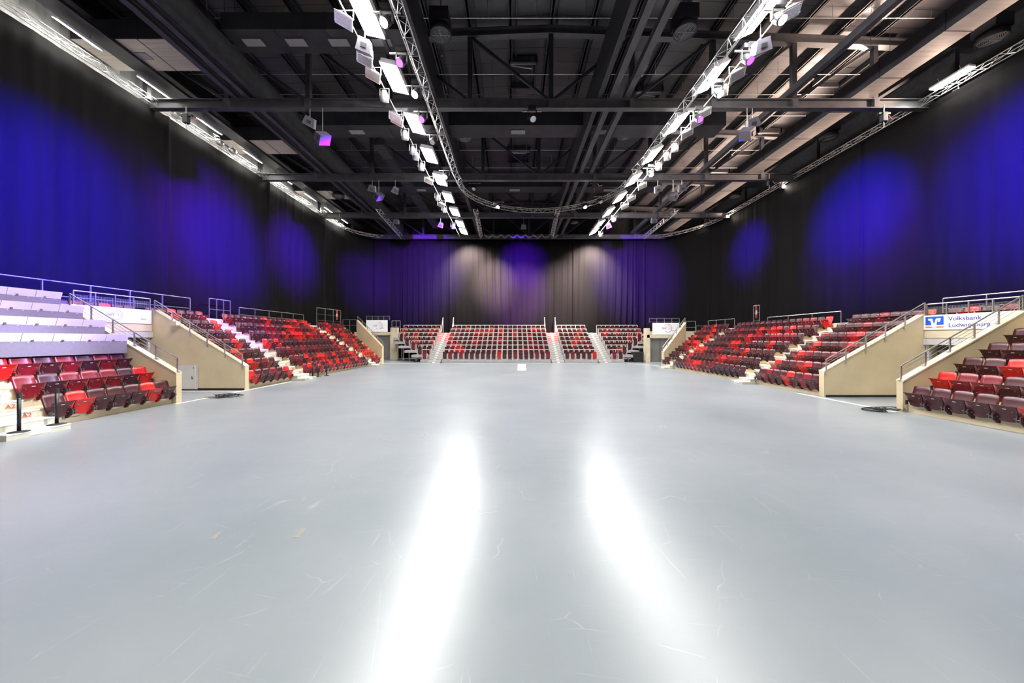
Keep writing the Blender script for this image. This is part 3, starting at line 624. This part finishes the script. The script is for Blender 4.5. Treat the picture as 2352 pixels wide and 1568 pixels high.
# ---- seats
def shell(mb, fn, nu, nv, th):
    P = []; 
    for s_ in (0, 1):
        for j in range(nv+1):
            for i in range(nu+1):
                x, y, z = fn(-1+2*i/nu, j/nv); P.append((x, y-s_*th, z))
    n1 = nu+1; o2 = n1*(nv+1); f = []
    for j in range(nv):
        for i in range(nu):
            a = j*n1+i; f.append((a, a+1, a+n1+1, a+n1)); f.append((o2+a, o2+a+n1, o2+a+n1+1, o2+a+1))
    for j in range(nv): a = j*n1; f.append((a, a+n1, o2+a+n1, o2+a)); a += nu; f.append((a, o2+a, o2+a+n1, a+n1))
    for i in range(nu): a = i; f.append((a, o2+a, o2+a+1, a+1)); a = nv*n1+i; f.append((a, a+1, o2+a+1, o2+a))
    return mb.q(P, f)
def back_fn(u, v): return (u*(.212+.012*v)*(1-.10*max(0, v-.8)/.2*abs(u)**3), .105-.165*v-.035*(1-u*u)+.02*(v > .9), .36+.53*v-.03*v*abs(u)**3)
def pan_fn(u, v): return (u*(.175+.045*v), .13+.13*v+.03*(1-u*u)*(1-v)+(.025 if v > .95 else 0), .27+.39*v-.025*(1-v)*(1-u*u))
def seat_parts():
    bk = shell(MB(), back_fn, 6, 5, .022); pn = shell(MB(), pan_fn, 6, 4, .03)
    pn.box(-.225, .225, .245, .30, .648, .668)
    br_ = MB().prism([(0, .16), (0, .36), (.16, .44), (.25, .34), (.07, .16)], 'x', -.262, -.222)
    hg = MB().box(-.222, -.20, .16, .25, .28, .42).box(.20, .222, .16, .25, .28, .42)
    pl = MB().box(-.035, .035, .235, .252, .575, .597); bolt = MB()
    for sx in (-1, 1):
        for z in (.36, .53): bolt.box(sx*.15-.007, sx*.15+.007, .15+.33*(z-.27), .178+.33*(z-.27), z-.007, z+.007)
    return bk, pn, br_, hg, pl, bolt
COLS = {'red': 'bright red', 'crimson': 'crimson', 'maroon': 'dark maroon', 'plum': 'dark plum'}
SM = {}
for c in COLS:
    bk, pn, br_, hg, pl, bolt = seat_parts()
    one = MB(); 
    for q_, mi in ((bk, 0), (pn, 0), (br_, 0), (hg, 1), (pl, 1)):
        o_ = len(one.v); one.v += q_.v; one.f += [tuple(o_+i for i in f) for f in q_.f]; one.mi += [mi]*len(q_.f)
    SM[c] = dict(backrest=bk.mesh('backrest', M[c], True), pan=pn.mesh('seat_pan', M[c], False), bracket=br_.mesh('bracket', M[c]), one=one.mesh('folding_seat', [M[c], M['alu']]), raw=one)
me_h = seat_parts()[3].mesh('hinge', M['hinge']); me_p = seat_parts()[4].mesh('number_plate', M['nose']); me_b = seat_parts()[5].mesh('bolts', M['alu'])
protos = {}
def make_seat(c):
    t = link('folding_seat', None)
    link('backrest', SM[c]['backrest'], t); p = link('seat_pan', SM[c]['pan'], t); link('bracket', SM[c]['bracket'], t); link('hinge', me_h, t)
    link('number_plate', me_p, p); link('bolts', me_b, p); return t
seats = []   # (x, y, z, rz, colour, label, group)
def pickc():
    v = rnd.random(); return 'red' if v < .2 else 'crimson' if v < .42 else 'maroon' if v < .8 else 'plum'
def seat_row(S_, k, ya, yb, n_, ref, rev=False, cols=None, grp=''):
    for i in range(n_):
        y = ya+(yb-ya)*(i+.5)/n_; c = {'r': 'red', 'c': 'crimson', 'm': 'maroon', 'p': 'plum'}[cols[i]] if cols else pickc()
        j = (n_-1-i) if rev else i
        lab = '%s folding seat, %s row up, %s %s' % (COLS[c], ORD[k-1], ORD[j], ref)
        seats.append((S_.X(k), y, (k-1)*S_.r, -PI/2 if S_.sg < 0 else PI/2, c, lab, 'folding seats of the %s stands' % S_.nm))
seat_row(L, 1, 8.9, 12.22, 7, 'past the stairs, left front stand', cols='mrmmmrm')
seat_row(L, 2, 8.9, 12.22, 7, 'past the stairs, left front stand', cols='cpcccpr')
seat_row(L, 3, 8.9, 12.22, 7, 'past the stairs, left front stand', cols='rcmcpcm')
seat_row(L, 7, 12.62, 15.42, 6, 'above the left white banner', cols='pcmrmm')
lc = {1: 'rmmcmr', 2: 'mmrmcm', 3: 'mmrmmm', 4: 'mcmmrm', 5: 'rmmmmc', 6: 'mmmmmr', 7: 'mmrmmc'}
for k in range(1, 8): seat_row(L, k, 15.8, 18.8, 6, 'past the side wall, left middle stand', cols=lc[k])
for k in range(1, 8):
    ye = 28.7-.05*k
    seat_row(L, k, 20.0, ye, 18, 'beyond the near stairs, left middle stand')
for k, (n_, ye) in enumerate([(3, 31.3), (4, 31.8), (5, 32.3), (6, 32.8), (8, 33.5), (9, 33.9), (9, 34.1)], 1): seat_row(L, k, 29.7, ye, n_, 'beyond the far stairs, left middle stand')
rc1 = ['rmmmmm', 'rmmccr', 'mmmrmm', 'mmcmmm', 'mcmmcm']
for k in range(1, 6): seat_row(R, k, 10.76-.485*6, 10.76, 6, 'from the concrete wall, right front stand', True, cols=rc1[k-1])
seat_row(R, 7, 11.1, 13.6, 5, 'above the bank banner', cols='pcprm')
rc = {1: 'mcmrmmcm', 2: 'mmmrcmmr', 3: 'mmcmmcrm', 4: 'mmrmmmrm', 5: 'mcmrcmmc', 6: 'rmmmcmmm', 7: 'rmmmcmmm'}
for k in range(1, 8): seat_row(R, k, 13.95, 17.4, 8, 'past the side wall, right middle stand', True, cols=rc[k])
for k in range(1, 8): seat_row(R, k, 18.4, 26.3, 16, 'beyond the near stairs, right middle stand')
for k, (n_, ye) in enumerate([(2, 28.2), (3, 28.7), (4, 29.2), (5, 29.6), (6, 30.1), (7, 30.6), (7, 30.9)], 1): seat_row(R, k, 27.25, ye, n_, 'beyond the far stairs, right middle stand')
seats.sort(key=lambda s_: s_[1]+abs(s_[0])*.2)
SCALE = 1.0
stuff = MB(); smi = {'red': 0, 'crimson': 1, 'maroon': 2, 'plum': 3}
for i, (x, y, z, rz, c, lab, g) in enumerate(seats):
    if i < 300:
        if y < 21.5:
            if c in protos: o = copy_tree(protos[c])
            else: o = make_seat(c); protos[c] = o
        else: o = link('folding_seat', SM[c]['one'])
        o.location = (x, y, z); o.rotation_euler = (0, 0, rz); tag(o, lab, 'seat', g)
    else:
        raw = SM[c]['raw']; R_ = Matrix.Rotation(rz, 3, 'Z'); o_ = len(stuff.v)
        stuff.v += [tuple(R_@Vector(p)+Vector((x, y, z))) for p in raw.v]; stuff.f += [tuple(o_+j for j in f) for f in raw.f]; stuff.mi += [4 if m_ else smi[c] for m_ in raw.mi]
tag(stuff.build('folding_seat', [M['red'], M['crimson'], M['maroon'], M['plum'], M['alu']]), 'remaining small red and maroon seats at the far ends of both side stands', 'seat', None, 'stuff')
# ---- handrails
def rail(name, lab, a, b_, up, npost, wires=3, mesh=False, drop=0, r=.024, pd=.05, cat='handrail', m_='steel', base=False):
    a, b_ = Vector(a), Vector(b_); U = Vector((0, 0, up)); t = thing(name, lab, cat, a)
    local(t, MB().tube(a+U, b_+U, r, 8)).build('top_rail', M[m_], t)
    for i in range(npost):
        q = a.lerp(b_, i/(npost-1)); mb = MB().bar(q-Vector((0, 0, drop)), q+U, pd, pd*.5)
        if base: mb.box(q.x-.07, q.x+.07, q.y-.05, q.y+.05, q.z, q.z+.015)
        local(t, mb).build('post', M[m_], t)
    w_ = MB()
    for j in range(1, wires+1): w_.tube(a+U*j/(wires+1), b_+U*j/(wires+1), .008 if wires > 1 else .02, 5)
    if mesh:
        n_ = int((b_-a).length/.09)
        for i in range(n_): q = a.lerp(b_, (i+.5)/n_); w_.tube(q+U*.15, q+U*.72, .005, 3, caps=False)
        for j in range(8): w_.tube(a+U*(.15+.57*j/7), b_+U*(.15+.57*j/7), .005, 3, caps=False)
    if wires or mesh: local(t, w_).build('wire_infill', M[m_], t)
    return t
rail('handrail', 'steel handrail on the wall of the left front stand', (-12.55, 12.42, 1.17), (-16.6, 12.42, 3.60), .5, 6, 3, False, base=True)
t = rail('handrail', 'steel handrail bolted beside the cabinet wall at left', (-12.6, 15.46, 1.16), (-16.7, 15.46, 3.70), .5, 6, 4, False, drop=.16)
rail('handrail', 'steel handrail on the wall at the right picture edge', (12.9, 10.97, 1.03), (16.95, 10.97, 3.36), .48, 6, 3, False, base=True)
rail('handrail', 'steel handrail bolted above the concrete wall at right', (12.93, 13.62, 1.07), (17.0, 13.62, 3.40), .48, 6, 4, False, drop=.16)
rail('guard_rail', 'mesh guard rail above the white 360 banner', (-16.85, 12.7, 3.74), (-16.85, 15.4, 3.74), .52, 5, 0, True)
rail('guard_rail', 'mesh guard rail above the bank banner', (17.05, 13.6, 3.355), (17.05, 11.1, 3.355), .46, 5, 0, True)
rail('guard_rail', 'rear guard rail behind the top row at far left', (-18.4, 7.0, 3.57), (-18.4, 18.9, 3.57), 1.15, 9, 1, pd=.06, m_='steel')
rail('guard_rail', 'small gate frame at the top of the left stairs', (-18.4, 20.1, 3.57), (-18.4, 21.6, 3.57), 1.3, 4, 1)
rail('guard_rail', 'rear guard rail along the top row of the left middle stand', (-18.4, 22.3, 3.57), (-18.4, 29.2, 3.57), .95, 6, 1)
rail('guard_rail', 'tall fence at the far top of the left stand', (-18.3, 31.0, 3.57), (-17.6, 34.0, 3.57), 1.75, 4, 2)
rail('guard_rail', 'rear guard rail behind the top row at far right', (18.9, 10.5, 3.25), (18.9, 14.5, 3.25), .92, 4, 1)
rail('guard_rail', 'rear guard rail along the top row of the right middle stand', (18.7, 18.8, 3.25), (18.7, 24.2, 3.25), .72, 4, 0)
rail('guard_rail', 'tall narrow frame at the top of the right stand', (18.7, 25.0, 3.25), (18.7, 25.6, 3.25), 1.7, 2, 2)
rail('guard_rail', 'rear guard rail near the far end of the right stand', (18.7, 27.8, 3.25), (18.5, 31.2, 3.25), .85, 4, 0)
rail('guard_rail', 'square frame beside the far right sign', (16.5, 31.9, 2.9), (17.7, 31.9, 2.9), 1.2, 2, 1)
rail('guard_rail', 'low frame right of the square frame at the far right', (17.75, 31.9, 2.9), (18.5, 31.9, 2.9), .75, 2, 0)
rail('guard_rail', 'square frame left of the far left sign', (-18.5, 36.2, 3.3), (-17.0, 36.2, 3.3), 1.2, 3, 1)
# ---- vomitories under the balconies
def balcony(S_, ya, yb, X, zt, sign_z, lab):
    sg = S_.sg; t = thing('balcony', lab, 'balcony', (X, ya, sign_z[0]-.4))
    local(t, MB().box(X, S_.X(7)+sg*2, ya, yb, zt-.32, zt)).build('slab', M['cap'], t)
    local(t, MB().box(X-sg*.05, X+sg*.1, ya, yb, zt-.6, zt-.34)).build('lintel', M['white'], t)
    local(t, MB().box(S_.X(7), S_.X(7)+sg*2, ya, yb, zt, 7*S_.r)).build('rear_step', M['concrete'], t)
    return t
balcony(L, 12.55, 15.48, -16.85, 3.06, (3.1, 3.74), 'concrete balcony over the left entrance')
balcony(R, 11.08, 13.64, 17.0, 2.76, (2.76, 3.355), 'concrete balcony over the right entrance')
def entrance(n_, X, sg, ya, yb, h):
    struct('door_%d' % n_, MB().box(X+sg*.5, X+sg*.56, ya, yb, 0, h), M['door'])
    o = bpy.data.objects['door_%d' % n_]
    MB().box(X+sg*.02, X+sg*.12, yb-.1 if ya < yb else yb, yb, 0, h).box(X+sg*.4, X+sg*.49, ya, yb, h-.35, h-.25).build('frame', M['white'], o)
entrance(1, -16.9, -1, 12.55, 15.48, 2.5); entrance(2, 17.05, 1, 11.08, 13.64, 2.2)
struct('trim_3', MB().box(-18.4, -12.55, 15.47, 15.5, 0, .09), M['black']); struct('trim_4', MB().box(12.95, 17.4, 13.63, 13.66, 0, .09), M['black'])
t = thing('wall_cabinet', 'pale grey metal cabinet door set in the left concrete wall', 'cabinet', (-15.15, 15.44, .05))
MB().box(-.45, .45, -.02, .05, 0, 1.15).build('frame', M['white'], t); MB().box(-.42, .42, -.035, -.02, .03, 1.12).build('door', M['cabinet'], t)
MB().tube((.28, -.07, .48), (.28, -.07, .62), .012).box(.26, .30, -.07, -.03, .50, .54).build('handle', M['black'], t); MB().lathe((.33, -.04, 1.0), [(0, 0), (.02, 0), (.02, .02), (0, .02)], 10, Matrix.Rotation(PI/2, 3, 'X')).build('vent', M['black'], t)
def arc_ring(mb, cu, cv, r, a0, a1, w_, plane, t0, n_=20):
    pts = []
    for i in range(n_): a = a0+(a1-a0)*i/(n_-1); pts.append((a, r))
    for i in range(n_-1):
        A = [(cu+rr_*math.cos(a), cv+rr_*math.sin(a)) for a, rr_ in ((pts[i][0], r), (pts[i+1][0], r), (pts[i+1][0], r+w_), (pts[i][0], r+w_))]
        mb.q([plane(u, v, t0) for u, v in A], [(0, 1, 2, 3)])
def banner360(lab, origin, U, N, W, H, s_, rot, small=True, faint=False):
    """white banner; U reading direction, N outward normal"""
    O = Vector(origin); U = Vector(U); N = Vector(N); Z = Vector((0, 0, 1)); t = thing('banner', lab, 'banner', O)
    def pl(u, v, d): return tuple(U*u+Z*v+N*d)
    P = [pl(u, v, d) for d in (0, .04) for u, v in ((0, 0), (W, 0), (W, H), (0, H))]
    MB().q(P, [(0,3,2,1),(4,5,6,7),(0,1,5,4),(1,2,6,5),(2,3,7,6),(3,0,4,7)]).build('board', M['banner'], t)
    text('lettering', '360°', .17*s_, M['ink_grey'], t, pl(W*.46-.18*s_, H*.45, .045), rot)
    cu, cv = W*.46+.16*s_, H*.53
    mb = MB(); arc_ring(mb, cu, cv, .235*s_, -1.2, 2.5, .012*s_, pl, .047); arc_ring(mb, cu, cv, .07*s_, -1, 1.2, .02*s_, pl, .047); mb.build('red_rings', M['ink_red'], t)
    mb = MB(); arc_ring(mb, cu, cv, .20*s_, -2.4, 1.6, .016*s_, pl, .047); arc_ring(mb, cu, cv, .14*s_, -.6, 2.2, .01*s_, pl, .047); mb.build('blue_rings', M['ink_grey'], t)
    if small:
        text('small_lettering', 'SWLB', .09*s_, M['ink_grey'], t, pl(W-.45*s_, H*.28, .045), rot); mb = MB(); arc_ring(mb, W-.42*s_, H*.38, .10*s_, 1.0, 4.2, .008, pl, .047); mb.build('swoosh', M['ink_grey'], t)
    return t
banner360('white banner reading 360 degrees over the left entrance', (-16.87, 12.6, 3.09), (0, 1, 0), (1, 0, 0), 2.85, .64, 1.0, (PI/2, 0, PI/2))
banner360('white banner reading 360 degrees over the far left gate', (-16.75, 38.05, 3.2), (1, 0, 0), (0, -1, 0), 2.45, 1.35, 1.9, (PI/2, 0, 0))
banner360('white banner reading 360 degrees over the far right gate', (14.45, 34.05, 2.85), (1, 0, 0), (0, -1, 0), 2.75, 1.2, 1.9, (PI/2, 0, 0))
# bank banner
t = thing('banner', 'white banner with blue and orange bank logo over the right entrance', 'banner', (16.97, 13.64, 2.765)); rot = (PI/2, 0, -PI/2)
MB().box(0, .04, -2.5, 0, 0, .59).build('board', M['banner'], t)
def yz(mb, pts, x): return mb.q([(x, -u, v) for u, v in pts], [tuple(range(len(pts)))])
MB().box(-.012, 0, -.63, -.07, .20, .53).build('blue_square', M['logo_blue'], t)
mb = MB(); mb.box(-.012, 0, -.27, -.07, .085, .135).box(-.012, 0, -.63, -.42, .085, .135); mb.build('orange_bars', M['logo_orange'], t)
mb = MB(); yz(mb, [(.15, .45), (.29, .45), (.345, .22), (.395, .42), (.43, .455), (.56, .455), (.54, .36), (.51, .30), (.465, .31), (.475, .385), (.455, .37), (.42, .20), (.405, .085), (.285, .085), (.235, .37), (.175, .37)], -.016); mb.build('v_mark', M['banner'], t)
text('lettering', 'Volksbank', .225, M['ink'], t, (-.006, -.77, .345), rot, sx=.98); text('lettering', 'Ludwigsburg', .225, M['ink'], t, (-.006, -.77, .095), rot, sx=1.0)
# far gates
for n_, sgn, Y, xa, xb, h, lz, wing, lab in ((3, -1, 38.1, -16.7, -14.0, 2.85, 3.2, (-13.98, -13.2), 'left'), (4, 1, 34.1, 14.2, 17.2, 2.5, 2.85, (13.75, 14.18), 'right')):
    struct('door_%d' % n_, MB().box(xa, xb, Y+.3, Y+.4, 0, h), M['door']); o = bpy.data.objects['door_%d' % n_]
    MB().box(xa, xb, Y+.2, Y+.3, h-.1, h).box(xb-.06 if sgn < 0 else xa, xb if sgn < 0 else xa+.06, Y, Y+.3, 0, h).build('frame', M['white'], o)
    if sgn > 0: MB().box((xa+xb)/2-.35, (xa+xb)/2-.32, Y+.27, Y+.3, 0, h).build('centre_joint', M['black'], o)
    t = thing('gate_lintel', 'pale concrete lintel over the far %s gate' % lab, 'lintel', (xa, Y, h)); MB().box(-.3, xb-xa, -.05, .3, 0, .32).build('beam', M['cap'], t)
    struct('wall_far_%s' % lab, MB().box(min(wing), max(wing), Y-.05, Y+.5, 0, 3.7 if sgn < 0 else 3.5).box(xa-2 if sgn < 0 else xa, xb if sgn < 0 else xb+2, Y+.5, Y+.6, 0, 3.2), M['cap'])
    rail('guard_rail', 'mesh guard rail above the far %s banner' % lab, (xa-.05, Y, lz+(1.35 if sgn < 0 else 1.2)), (xb+(-.1 if sgn < 0 else .05), Y, lz+(1.35 if sgn < 0 else 1.2)), .46, 5, 2)
rail('guard_rail', 'framed gate right of the far left banner', (-13.65, 37.6, 3.1), (-12.7, 37.6, 3.1), 1.35, 3, 1)
t = thing('litter_bin', 'black cart standing below the right end of the far stand', 'cart', (13.0, 34.2, 0)); MB().box(-.55, .45, -.4, .4, .1, 1.0).build('body', M['black'], t); MB().box(-.57, .47, -.42, .42, 1.0, 1.04).build('lid', M['rubber'], t)
for sx in (-.45, .35): MB().lathe((sx, -.3, .07), [(0, -.02), (.07, -.02), (.07, .02), (0, .02)], 12, Matrix.Rotation(PI/2, 3, 'Y')).build('castor', M['rubber'], t)
# ================================================================== far retractable stand
YF, DD, RR, DK = 33.2, .85, .45, .30
def rs_mesh(c):
    mb = MB(); mb.cm = 0
    shell(mb, lambda u, v: (u*.19, .02-.10*v+.02*u*u, .40+.42*v-.02*v*abs(u)**3), 4, 3, .03); shell(mb, lambda u, v: (u*(.17+.02*v), -.06-.10*v, .10+.42*v), 4, 3, .04)
    mb.cm = 1
    for sx in (-1, 1): mb.box(sx*.235-.03, sx*.235+.03, -.12, .06, 0, .62)
    mb.box(-.02, .02, -.21, -.195, .46, .48); return mb.mesh('bleacher_seat', [M[c], M['grey_rail']])
RM = {c: rs_mesh(c) for c in COLS}
xl = [-9.2, -9.8, -10.8, -11.7, -12.6, -12.85, -12.75]; xr_ = [11.27, 11.92, 12.8, 13.7, 14.5, 14.8, 14.8]
secs = [('left block', xl, [-8.42]*7), ('centre block', [-7.05]*7, [3.9]*7), ('centre-right block', [5.28]*7, [8.6]*7), ('right block', [9.98]*7, xr_)]
for nm, xa, xb in secs:
    t = thing('retractable_stand', 'grey framed tiered stand under the far curtain, ' + nm, 'stand', ((xa[0]+xb[0])/2, YF, 0))
    for k in range(7):
        z = DK+RR*k; y = YF+DD*k; ov = .55 if k else 0
        a, b_ = xa[k]-(ov if nm == 'left block' else 0), xb[k]+(ov if nm == 'right block' else 0)
        local(t, MB().box(a, b_, y-.02, y+DD+.25, z-.26 if k else z-.16, z)).build('row_deck', M['deckgrey'], t)
    local(t, MB().box(xa[0], xb[0], YF-.1, YF+.05, 0, .06).box(xa[0], xb[0], YF-.04, YF, .1, .14)).build('base_rail', M['grey_rail'], t)
    for k in range(1, 8):
        kk = min(k, 6); z = DK+RR*k; y = YF+DD*k-.12; a, b_ = xa[kk], xb[kk]; mb = MB(); n_ = max(1, round((b_-a)/.545))
        # the rail stands on the riser above the row in front of it
        if k < 7: a, b_ = xa[k-1], xb[k-1]; n_ = max(1, round((b_-a)/.545))
        mb.box(a, b_, y-.03, y+.03, z+.52, z+.60)
        for i in range(n_+1): x = a+(b_-a)*i/n_; mb.box(x-.03, x+.03, y-.03, y+.03, z-RR if k < 7 else z-.6, z+.52)
        local(t, mb).build('rail_frame', M['grey_rail'], t)
    for k in range(1, 7):
        a, b_ = xa[k]-(.3 if nm == 'left block' else 0), xb[k]+(.3 if nm == 'right block' else 0); n_ = max(2, int((b_-a)/2.2)+1); y = YF+DD*k+.5; mb = MB()
        for i in range(n_): x = a+.1+(b_-a-.2)*i/(n_-1); mb.box(x-.04, x+.04, y-.04, y+.04, .1, DK+RR*k-.26).lathe((x, y, .06), [(0, -.03), (.06, -.03), (.06, .03), (0, .03)], 10, Matrix.Rotation(PI/2, 3, 'Y'))
        local(t, mb).build('support_legs', M['steel'], t)
nr = 0; ran = random.Random(21)
for nm, xa, xb in secs:
    for k in range(7):
        n_ = max(1, round((xb[k]-xa[k])/.545))
        for i in range(n_):
            v = ran.random(); c = 'red' if v < .16 else 'crimson' if v < .4 else 'maroon'
            o = link('bleacher_seat', RM[c]); o.location = (xa[k]+(xb[k]-xa[k])*(i+.5)/n_, YF+DD*k+.48-.12*(k > 0)+(0 if k else -.28), DK+RR*k)
            tag(o, '%s folding seat, %s row up, %s from left, %s of far stand' % (COLS[c], ORD[k], ORD[i], nm), 'bleacher seat', 'seats of the far retractable stand'); nr += 1
print('SEATS', len(seats), nr)
for x0, x1, lab in ((-8.38, -7.1, 'grey stairs with white centre dashes, left one in the far stand'), (3.95, 5.22, 'grey stairs with white centre dashes, middle one in the far stand'), (8.65, 9.93, 'grey stairs with white centre dashes, right one in the far stand')):
    t = thing('stair_flight', lab, 'stairs', ((x0+x1)/2, YF, 0)); n_ = 15; mid = (x0+x1)/2
    for i in range(n_):
        z1 = .13+(3.12-.13)*i/(n_-1); y = YF-.55+.43*i
        s_ = local(t, MB().box(x0, x1, y, y+.5, z1-.06, z1)).build('step', M['deckgrey'], t)
        local(t, MB().box(x0, x1, y, y+.02, z1-.2, z1-.06)).build('riser', M['grey_rail'], s_)
        local(t, MB().box(mid-.13, mid+.13, y-.012, y+.08, z1-.10, z1+.004)).build('white_dash', M['nose'], s_)
        if i >= n_-5 and x0 < 6: local(t, MB().box(x0+.02, mid-.15, y-.01, y+.3, z1-.07, z1+.003).box(mid+.15, x1-.02, y-.01, y+.3, z1-.07, z1+.003)).build('red_cover', M['tread_red'], s_)
    for sx, nm in ((x0, 1), (x1, -1)):
        if x0 > 8: continue
        local(t, MB().bar((sx, YF+6.0, 3.2), (sx, YF+7.0, 5.0), .06).bar((sx, YF+7.0, 3.0), (sx, YF+7.0, 5.0), .06)).build('end_rail', M['white'], t)
# ================================================================== press desks on the left
for j in range(4):
    X = -14.22-.815*j; z = 1.90+.515*j; y0, y1 = 6.9, 12.22; t = thing('press_desk', 'long white press desk on the left stand, %s row from the bottom' % ORD[j], 'desk', (X, y1, z), 0, 'press desks')
    n_ = 8; pw = (y1-y0)/n_
    local(t, MB().box(X-.02, X, y0, y1, z-.02, z+.46)).build('skirt', M['skirt'], t)
    local(t, MB().box(X-.62, X-.02, y0, y1, z+.40, z+.44)).build('desk_top', M['white'], t)
    bolts = MB()
    for i in range(n_*2): bolts.box(X, X+.008, y0+pw*(i+.5)/2-.012, y0+pw*(i+.5)/2+.012, z+.39, z+.405)
    local(t, bolts).build('screw_row', M['nose'], t)
    for i in range(n_):
        a, b_ = y0+pw*i+.006, y0+pw*(i+1)-.006
        p = MB().prism([(X+.01, z+.42), (X+.08, z+.665), (X+.06, z+.67), (X-.012, z+.42)], 'y', a, b_); pp_ = local(t, p).build('fascia_panel', M['white'], t)
        c = (a+b_)/2-.1
        local(t, MB().lathe((X+.028, c, z+.455), [(0, -.004), (.034, -.004), (.034, .003), (0, .003)], 14, Matrix.Rotation(PI/2-.28, 3, 'Y'))).build('cable_port', M['black'], pp_)
# ================================================================== small things
for i, (x, y, z, lab) in enumerate(((-11.95, 8.02, .143, 'left one of two on the white bottom step at left'), (-12.0, 8.72, .143, 'right one of two on the white bottom step at left'), (-12.2, 20.25, 0, 'left one of three beside the left stand stairs'), (-12.25, 20.9, 0, 'middle one of three beside the left stand stairs'), (-12.1, 21.6, 0, 'right one of three beside the left stand stairs'))):
    t = thing('barrier_post', 'black belt barrier post, ' + lab, 'barrier post', (x, y, z), 0)
    MB().lathe((0, 0, 0), [(0, 0), (.17, 0), (.17, .012), (.05, .035), (0, .035)], 24).build('base', M['rubber'], t, True); MB().tube((0, 0, .03), (0, 0, .86), .032, 14).build('pole', M['black'], t, True); MB().tube((0, 0, .84), (0, 0, .95), .038, 14).build('belt_head', M['rubber'], t)
for (x, y, lab, sd) in ((-11.9, 13.6, 'black cable pile on the floor beside the left entrance', 4), (12.3, 11.0, 'black cable coil on the floor at the right entrance', 8)):
    rr2 = random.Random(sd); mb = MB()
    for k in range(9):
        rx_, ry_ = rr2.uniform(.15, .55), rr2.uniform(.08, .30); ox, oy = rr2.uniform(-.3, .3), rr2.uniform(-.2, .2); ph = rr2.uniform(0, 6); pts = []
        for i in range(26): a = ph+i*.27; pts.append((x+ox+rx_*math.cos(a)+.03*math.sin(3*a), y+oy+ry_*math.sin(a), .015+.012*k+.01*math.sin(2*a)))
        mb.path(pts, .011, 5)
    tag(mb.build('cable_pile', M['cable'], None, True), lab, 'cable')
def flat(name, poly, m_, lab, cat, z=.004): return tag(MB().prism(poly, 'z', .0005, z).build(name, m_), lab, cat)
flat('floor_line', [(-12.45, 12.2), (-12.35, 12.2), (-12.35, 18.6), (-12.45, 18.6)], M['line'], 'white line on the floor along the left entrance', 'floor line')
flat('floor_line', [(12.55, 10.9), (12.67, 10.9), (12.67, 14.6), (12.55, 14.6)], M['line'], 'white line on the floor along the right entrance', 'floor line')
flat('floor_line', [(-18, 15.1), (-12.45, 15.1), (-12.45, 15.22), (-18, 15.22)], M['line'], 'short white line on the floor at the cabinet wall', 'floor line')
flat('floor_line', [(-12.9, 32.2), (-9.2, 32.75), (-9.2, 32.9), (-12.9, 32.4)], M['line'], 'white line on the floor at the far left gate', 'floor line')
flat('floor_line', [(11.3, 32.3), (13.0, 29.2), (13.0, 29.5), (11.3, 32.55)], M['line'], 'white line on the floor at the far right gate', 'floor line')
flat('floor_mat', [(.42, 25.1), (1.08, 25.1), (1.3, 31.2), (.55, 31.2)], M['nose'], 'white strip lying on the floor before the far stand', 'mat', .01)
def gp(px, py): Y = HC*F/(py-HY); return ((px-CX)*Y/F, Y)
def quad(*p): return [gp(*q) for q in p]
flat('floor_tape', quad((484, 1237), (494, 1237), (512, 1221), (502, 1221)), M['tape'], 'beige corner tape mark on the floor, left one', 'tape', .003)
flat('floor_tape', quad((674, 1235), (687, 1235), (704, 1213), (693, 1213)), M['tape'], 'beige cross tape mark on the floor, right one', 'tape', .003)
flat('floor_tape', quad((679, 1224), (700, 1224), (703, 1221), (682, 1221)), M['tape'], 'short bar of the beige cross tape mark on the floor', 'tape', .0035)
flat('floor_tape', quad((968, 1006), (972, 1006), (978, 997), (974, 997)), M['tape'], 'small dark tape strip on the floor left of centre', 'tape', .003)
t = thing('sensor_lamp', 'small white lamp clamped to the left handrail', 'lamp', (-15.55, 15.3, 3.12)); MB().box(-.12, .12, -.1, .1, -.09, .09).build('housing', M['cap'], t); MB().tube((-.3, .05, .03), (-.12, 0, 0), .02).build('arm', M['white'], t)
# emergency markers on the top fence
for x, Y, lab in ((-17.4, 32.9, 'narrow red and white sign behind the left stand'), (18.9, 25.6, 'narrow red and white sign behind the right stand')):
    t = thing('warning_sign', lab, 'sign', (x, Y, 4.3 if x < 0 else 4.0)); MB().box(-.06, .06, -.01, .01, 0, 1.0).build('board', M['stencil'], t); MB().box(-.06, .06, -.014, -.01, .3, .6).build('white_band', M['nose'], t)
